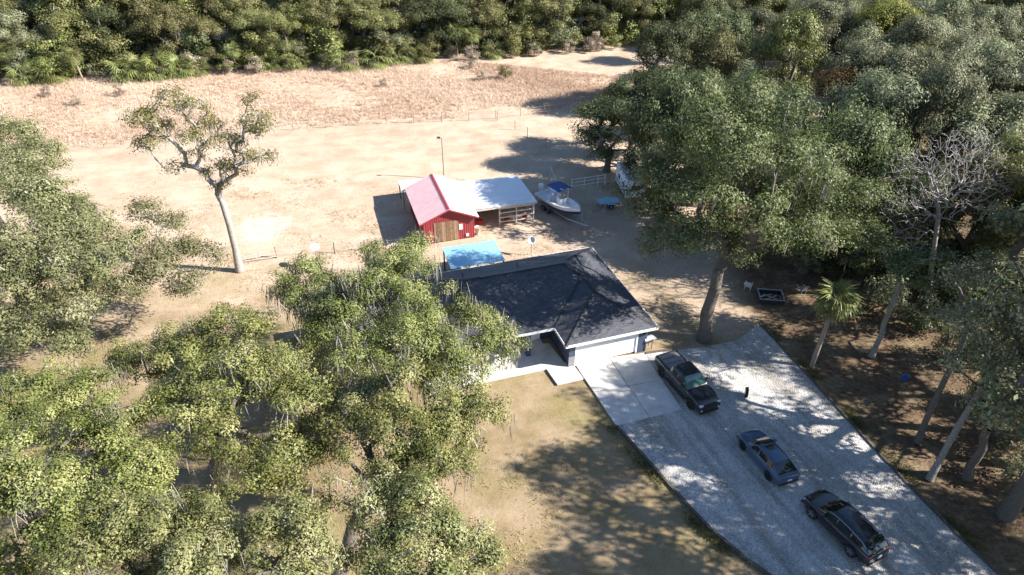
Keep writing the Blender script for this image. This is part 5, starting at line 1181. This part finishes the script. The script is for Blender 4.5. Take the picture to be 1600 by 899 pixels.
# tall dry grass between fence and forest
lo = [at(*p) for p in ((-200, 262), (60, 238), (300, 213), (560, 195), (775, 184), (925, 168), (1020, 150))]; hi = [at(*p) for p in ((-200, 146), (0, 128), (300, 114), (560, 104), (720, 97), (840, 108), (1020, 125))]
def lerp_line(L, f):
    s = f * (len(L) - 1); k = np.minimum(s.astype(int), len(L) - 2); A_ = np.array([tuple(p) for p in L]); return A_[k] + (A_[k + 1] - A_[k]) * (s - k)[:, None]
f = rg.random(26000); u = rg.random(26000) * 1.04 - .04 * rg.random(26000) ; pts = lerp_line(lo, f) * (1 - u[:, None]) + lerp_line(hi, f) * u[:, None]; pts[:, 2] = -.08
cl = np.sin(pts[:, 0] * .23 + 1.4 * np.sin(pts[:, 1] * .17)) + np.sin(pts[:, 1] * .31 + pts[:, 0] * .11)
pts = pts[(cl + rg.normal(0, .7, len(pts)) > -.9) & (u + rg.normal(0, .05, len(pts)) > .05)]
uu = None
v, fc = blades(rg, pts, 8, .46, .036, .8)
tint = np.clip(.5 + .18 * np.repeat(np.sin(pts[:, 0] * .13 + pts[:, 1] * .2), 8) + rg.normal(0, .2, len(fc)), 0, 1)
tag(link("tall_grass", np_mesh("tall_grass", v, fc, tint), TALLGRASS), "tall reddish dry grass between the wire fence and the forest", "grass", kind="stuff")
# short tufts on the lawn and the near field
n = 30000; pts = np.stack([rg.uniform(-45, 16, n), rg.uniform(20, 75, n), np.full(n, -.07)], 1)
cl = np.sin(pts[:, 0] * .7 + 1.4 * np.sin(pts[:, 1] * .6)) + np.sin(pts[:, 1] * .9 + pts[:, 0] * .4); keep = cl + rg.normal(0, .8, n) > .2
le = np.array([tuple(p) for p in left_edge]); xl = np.interp(-pts[:, 1], -le[:, 1], le[:, 0]); keep &= (pts[:, 0] < xl - .3) | (pts[:, 1] > 62)
hr = np.array(Matrix.Rotation(-HA, 3, 'Z')) @ (pts - np.array(HO)).T; keep &= ~((hr[0] > -26) & (hr[0] < .5) & (hr[1] > -6.5) & (hr[1] < 13.2))
br_ = np.array(Matrix.Rotation(-BA, 3, 'Z')) @ (pts - np.array(BO)).T; keep &= ~((br_[0] > -3) & (br_[0] < 10) & (br_[1] > -.3) & (br_[1] < 11.5))
pts = pts[keep]; v, fc = blades(rg, pts, 5, .11, .03, .8)
tag(link("short_grass", np_mesh("short_grass", v, fc, np.clip(rg.normal(.5, .25, len(fc)), 0, 1)), SHORTGRASS), "short dry tufts of grass over the lawn and field", "grass", kind="stuff")
# fallen leaves under the woods and scattered over lawn and gravel edge
n = 20000; pts = np.stack([rg.uniform(19, 42, n), rg.uniform(18, 60, n), np.full(n, .0)], 1); k = pts[:, 0] > np.where(pts[:, 1] < 45.8, 20.9 + (45.8 - pts[:, 1]) * .27 + .5, 20)
v, fc, tt = leaves(rg, pts[k], 2, (.3, .3, .008), .085, 2.0, .6)
tag(link("leaf_litter", np_mesh("leaf_litter", v, fc, tt), LITTER), "reddish fallen leaves covering the woodland floor", "leaves", kind="stuff")

# loose stones spilled along the gravel edges
n = 9000; ed = np.concatenate([np.array([tuple(p) for p in left_edge]), np.array([tuple(p) for p in right_edge])]); nl = len(left_edge)
seg = np.concatenate([np.arange(nl - 1), np.arange(nl, len(ed) - 1)]); k = seg[rg.integers(0, len(seg), n)]; w = rg.random((n, 1))
P_ = ed[k] * (1 - w) + ed[k + 1] * w; inward = np.where(k < nl, 1.0, -1.0); P_[:, 0] += inward * np.abs(rg.normal(0, 1.6, n)) - inward * .22 * rg.random(n); P_[:, 2] = .035
r = rg.uniform(.015, .045, (n, 1)); d6 = np.array([[1, 0, 0], [0, 1, 0], [-1, 0, 0], [0, -1, 0], [0, 0, 1], [0, 0, -.4]], float)
V_ = P_[:, None] + d6[None] * r[:, None] * rg.uniform(.6, 1.3, (n, 6, 1)); F_ = (np.arange(n) * 6)[:, None, None] + np.array([[0, 1, 4], [1, 2, 4], [2, 3, 4], [3, 0, 4], [1, 0, 5], [2, 1, 5], [3, 2, 5], [0, 3, 5]])[None]
tag(link("loose_gravel", np_mesh("loose_gravel", V_.reshape(-1, 3), F_.reshape(-1, 3)), GRAVEL), "loose pale stones scattered along the edges of the gravel", "gravel", kind="stuff")

n = 1500; kk = rg.integers(0, nl - 1, n); w = rg.random((n, 1)); P_ = ed[kk] * (1 - w) + ed[kk + 1] * w; P_[:, 0] -= .25 + np.abs(rg.normal(0, .35, n)); P_[:, 2] = -.06
kk = rg.integers(nl, len(ed) - 1, n); P2 = ed[kk] * (1 - w) + ed[kk + 1] * w; P2[:, 0] += .25 + np.abs(rg.normal(0, .4, n)); P2[:, 2] = -.06
P_ = np.concatenate([P_, P2]); P_ = P_[np.sin(P_[:, 1] * 1.3) + rg.normal(0, .6, len(P_)) > .1]
v, fc = blades(rg, P_, 7, .20, .022, .6)
tag(link("edge_weeds", np_mesh("edge_weeds", v, fc, np.clip(rg.normal(.4, .25, len(fc)), 0, 1)), LEAF_OLIVE), "green weeds and grass growing along the timber edging", "weeds", kind="stuff")
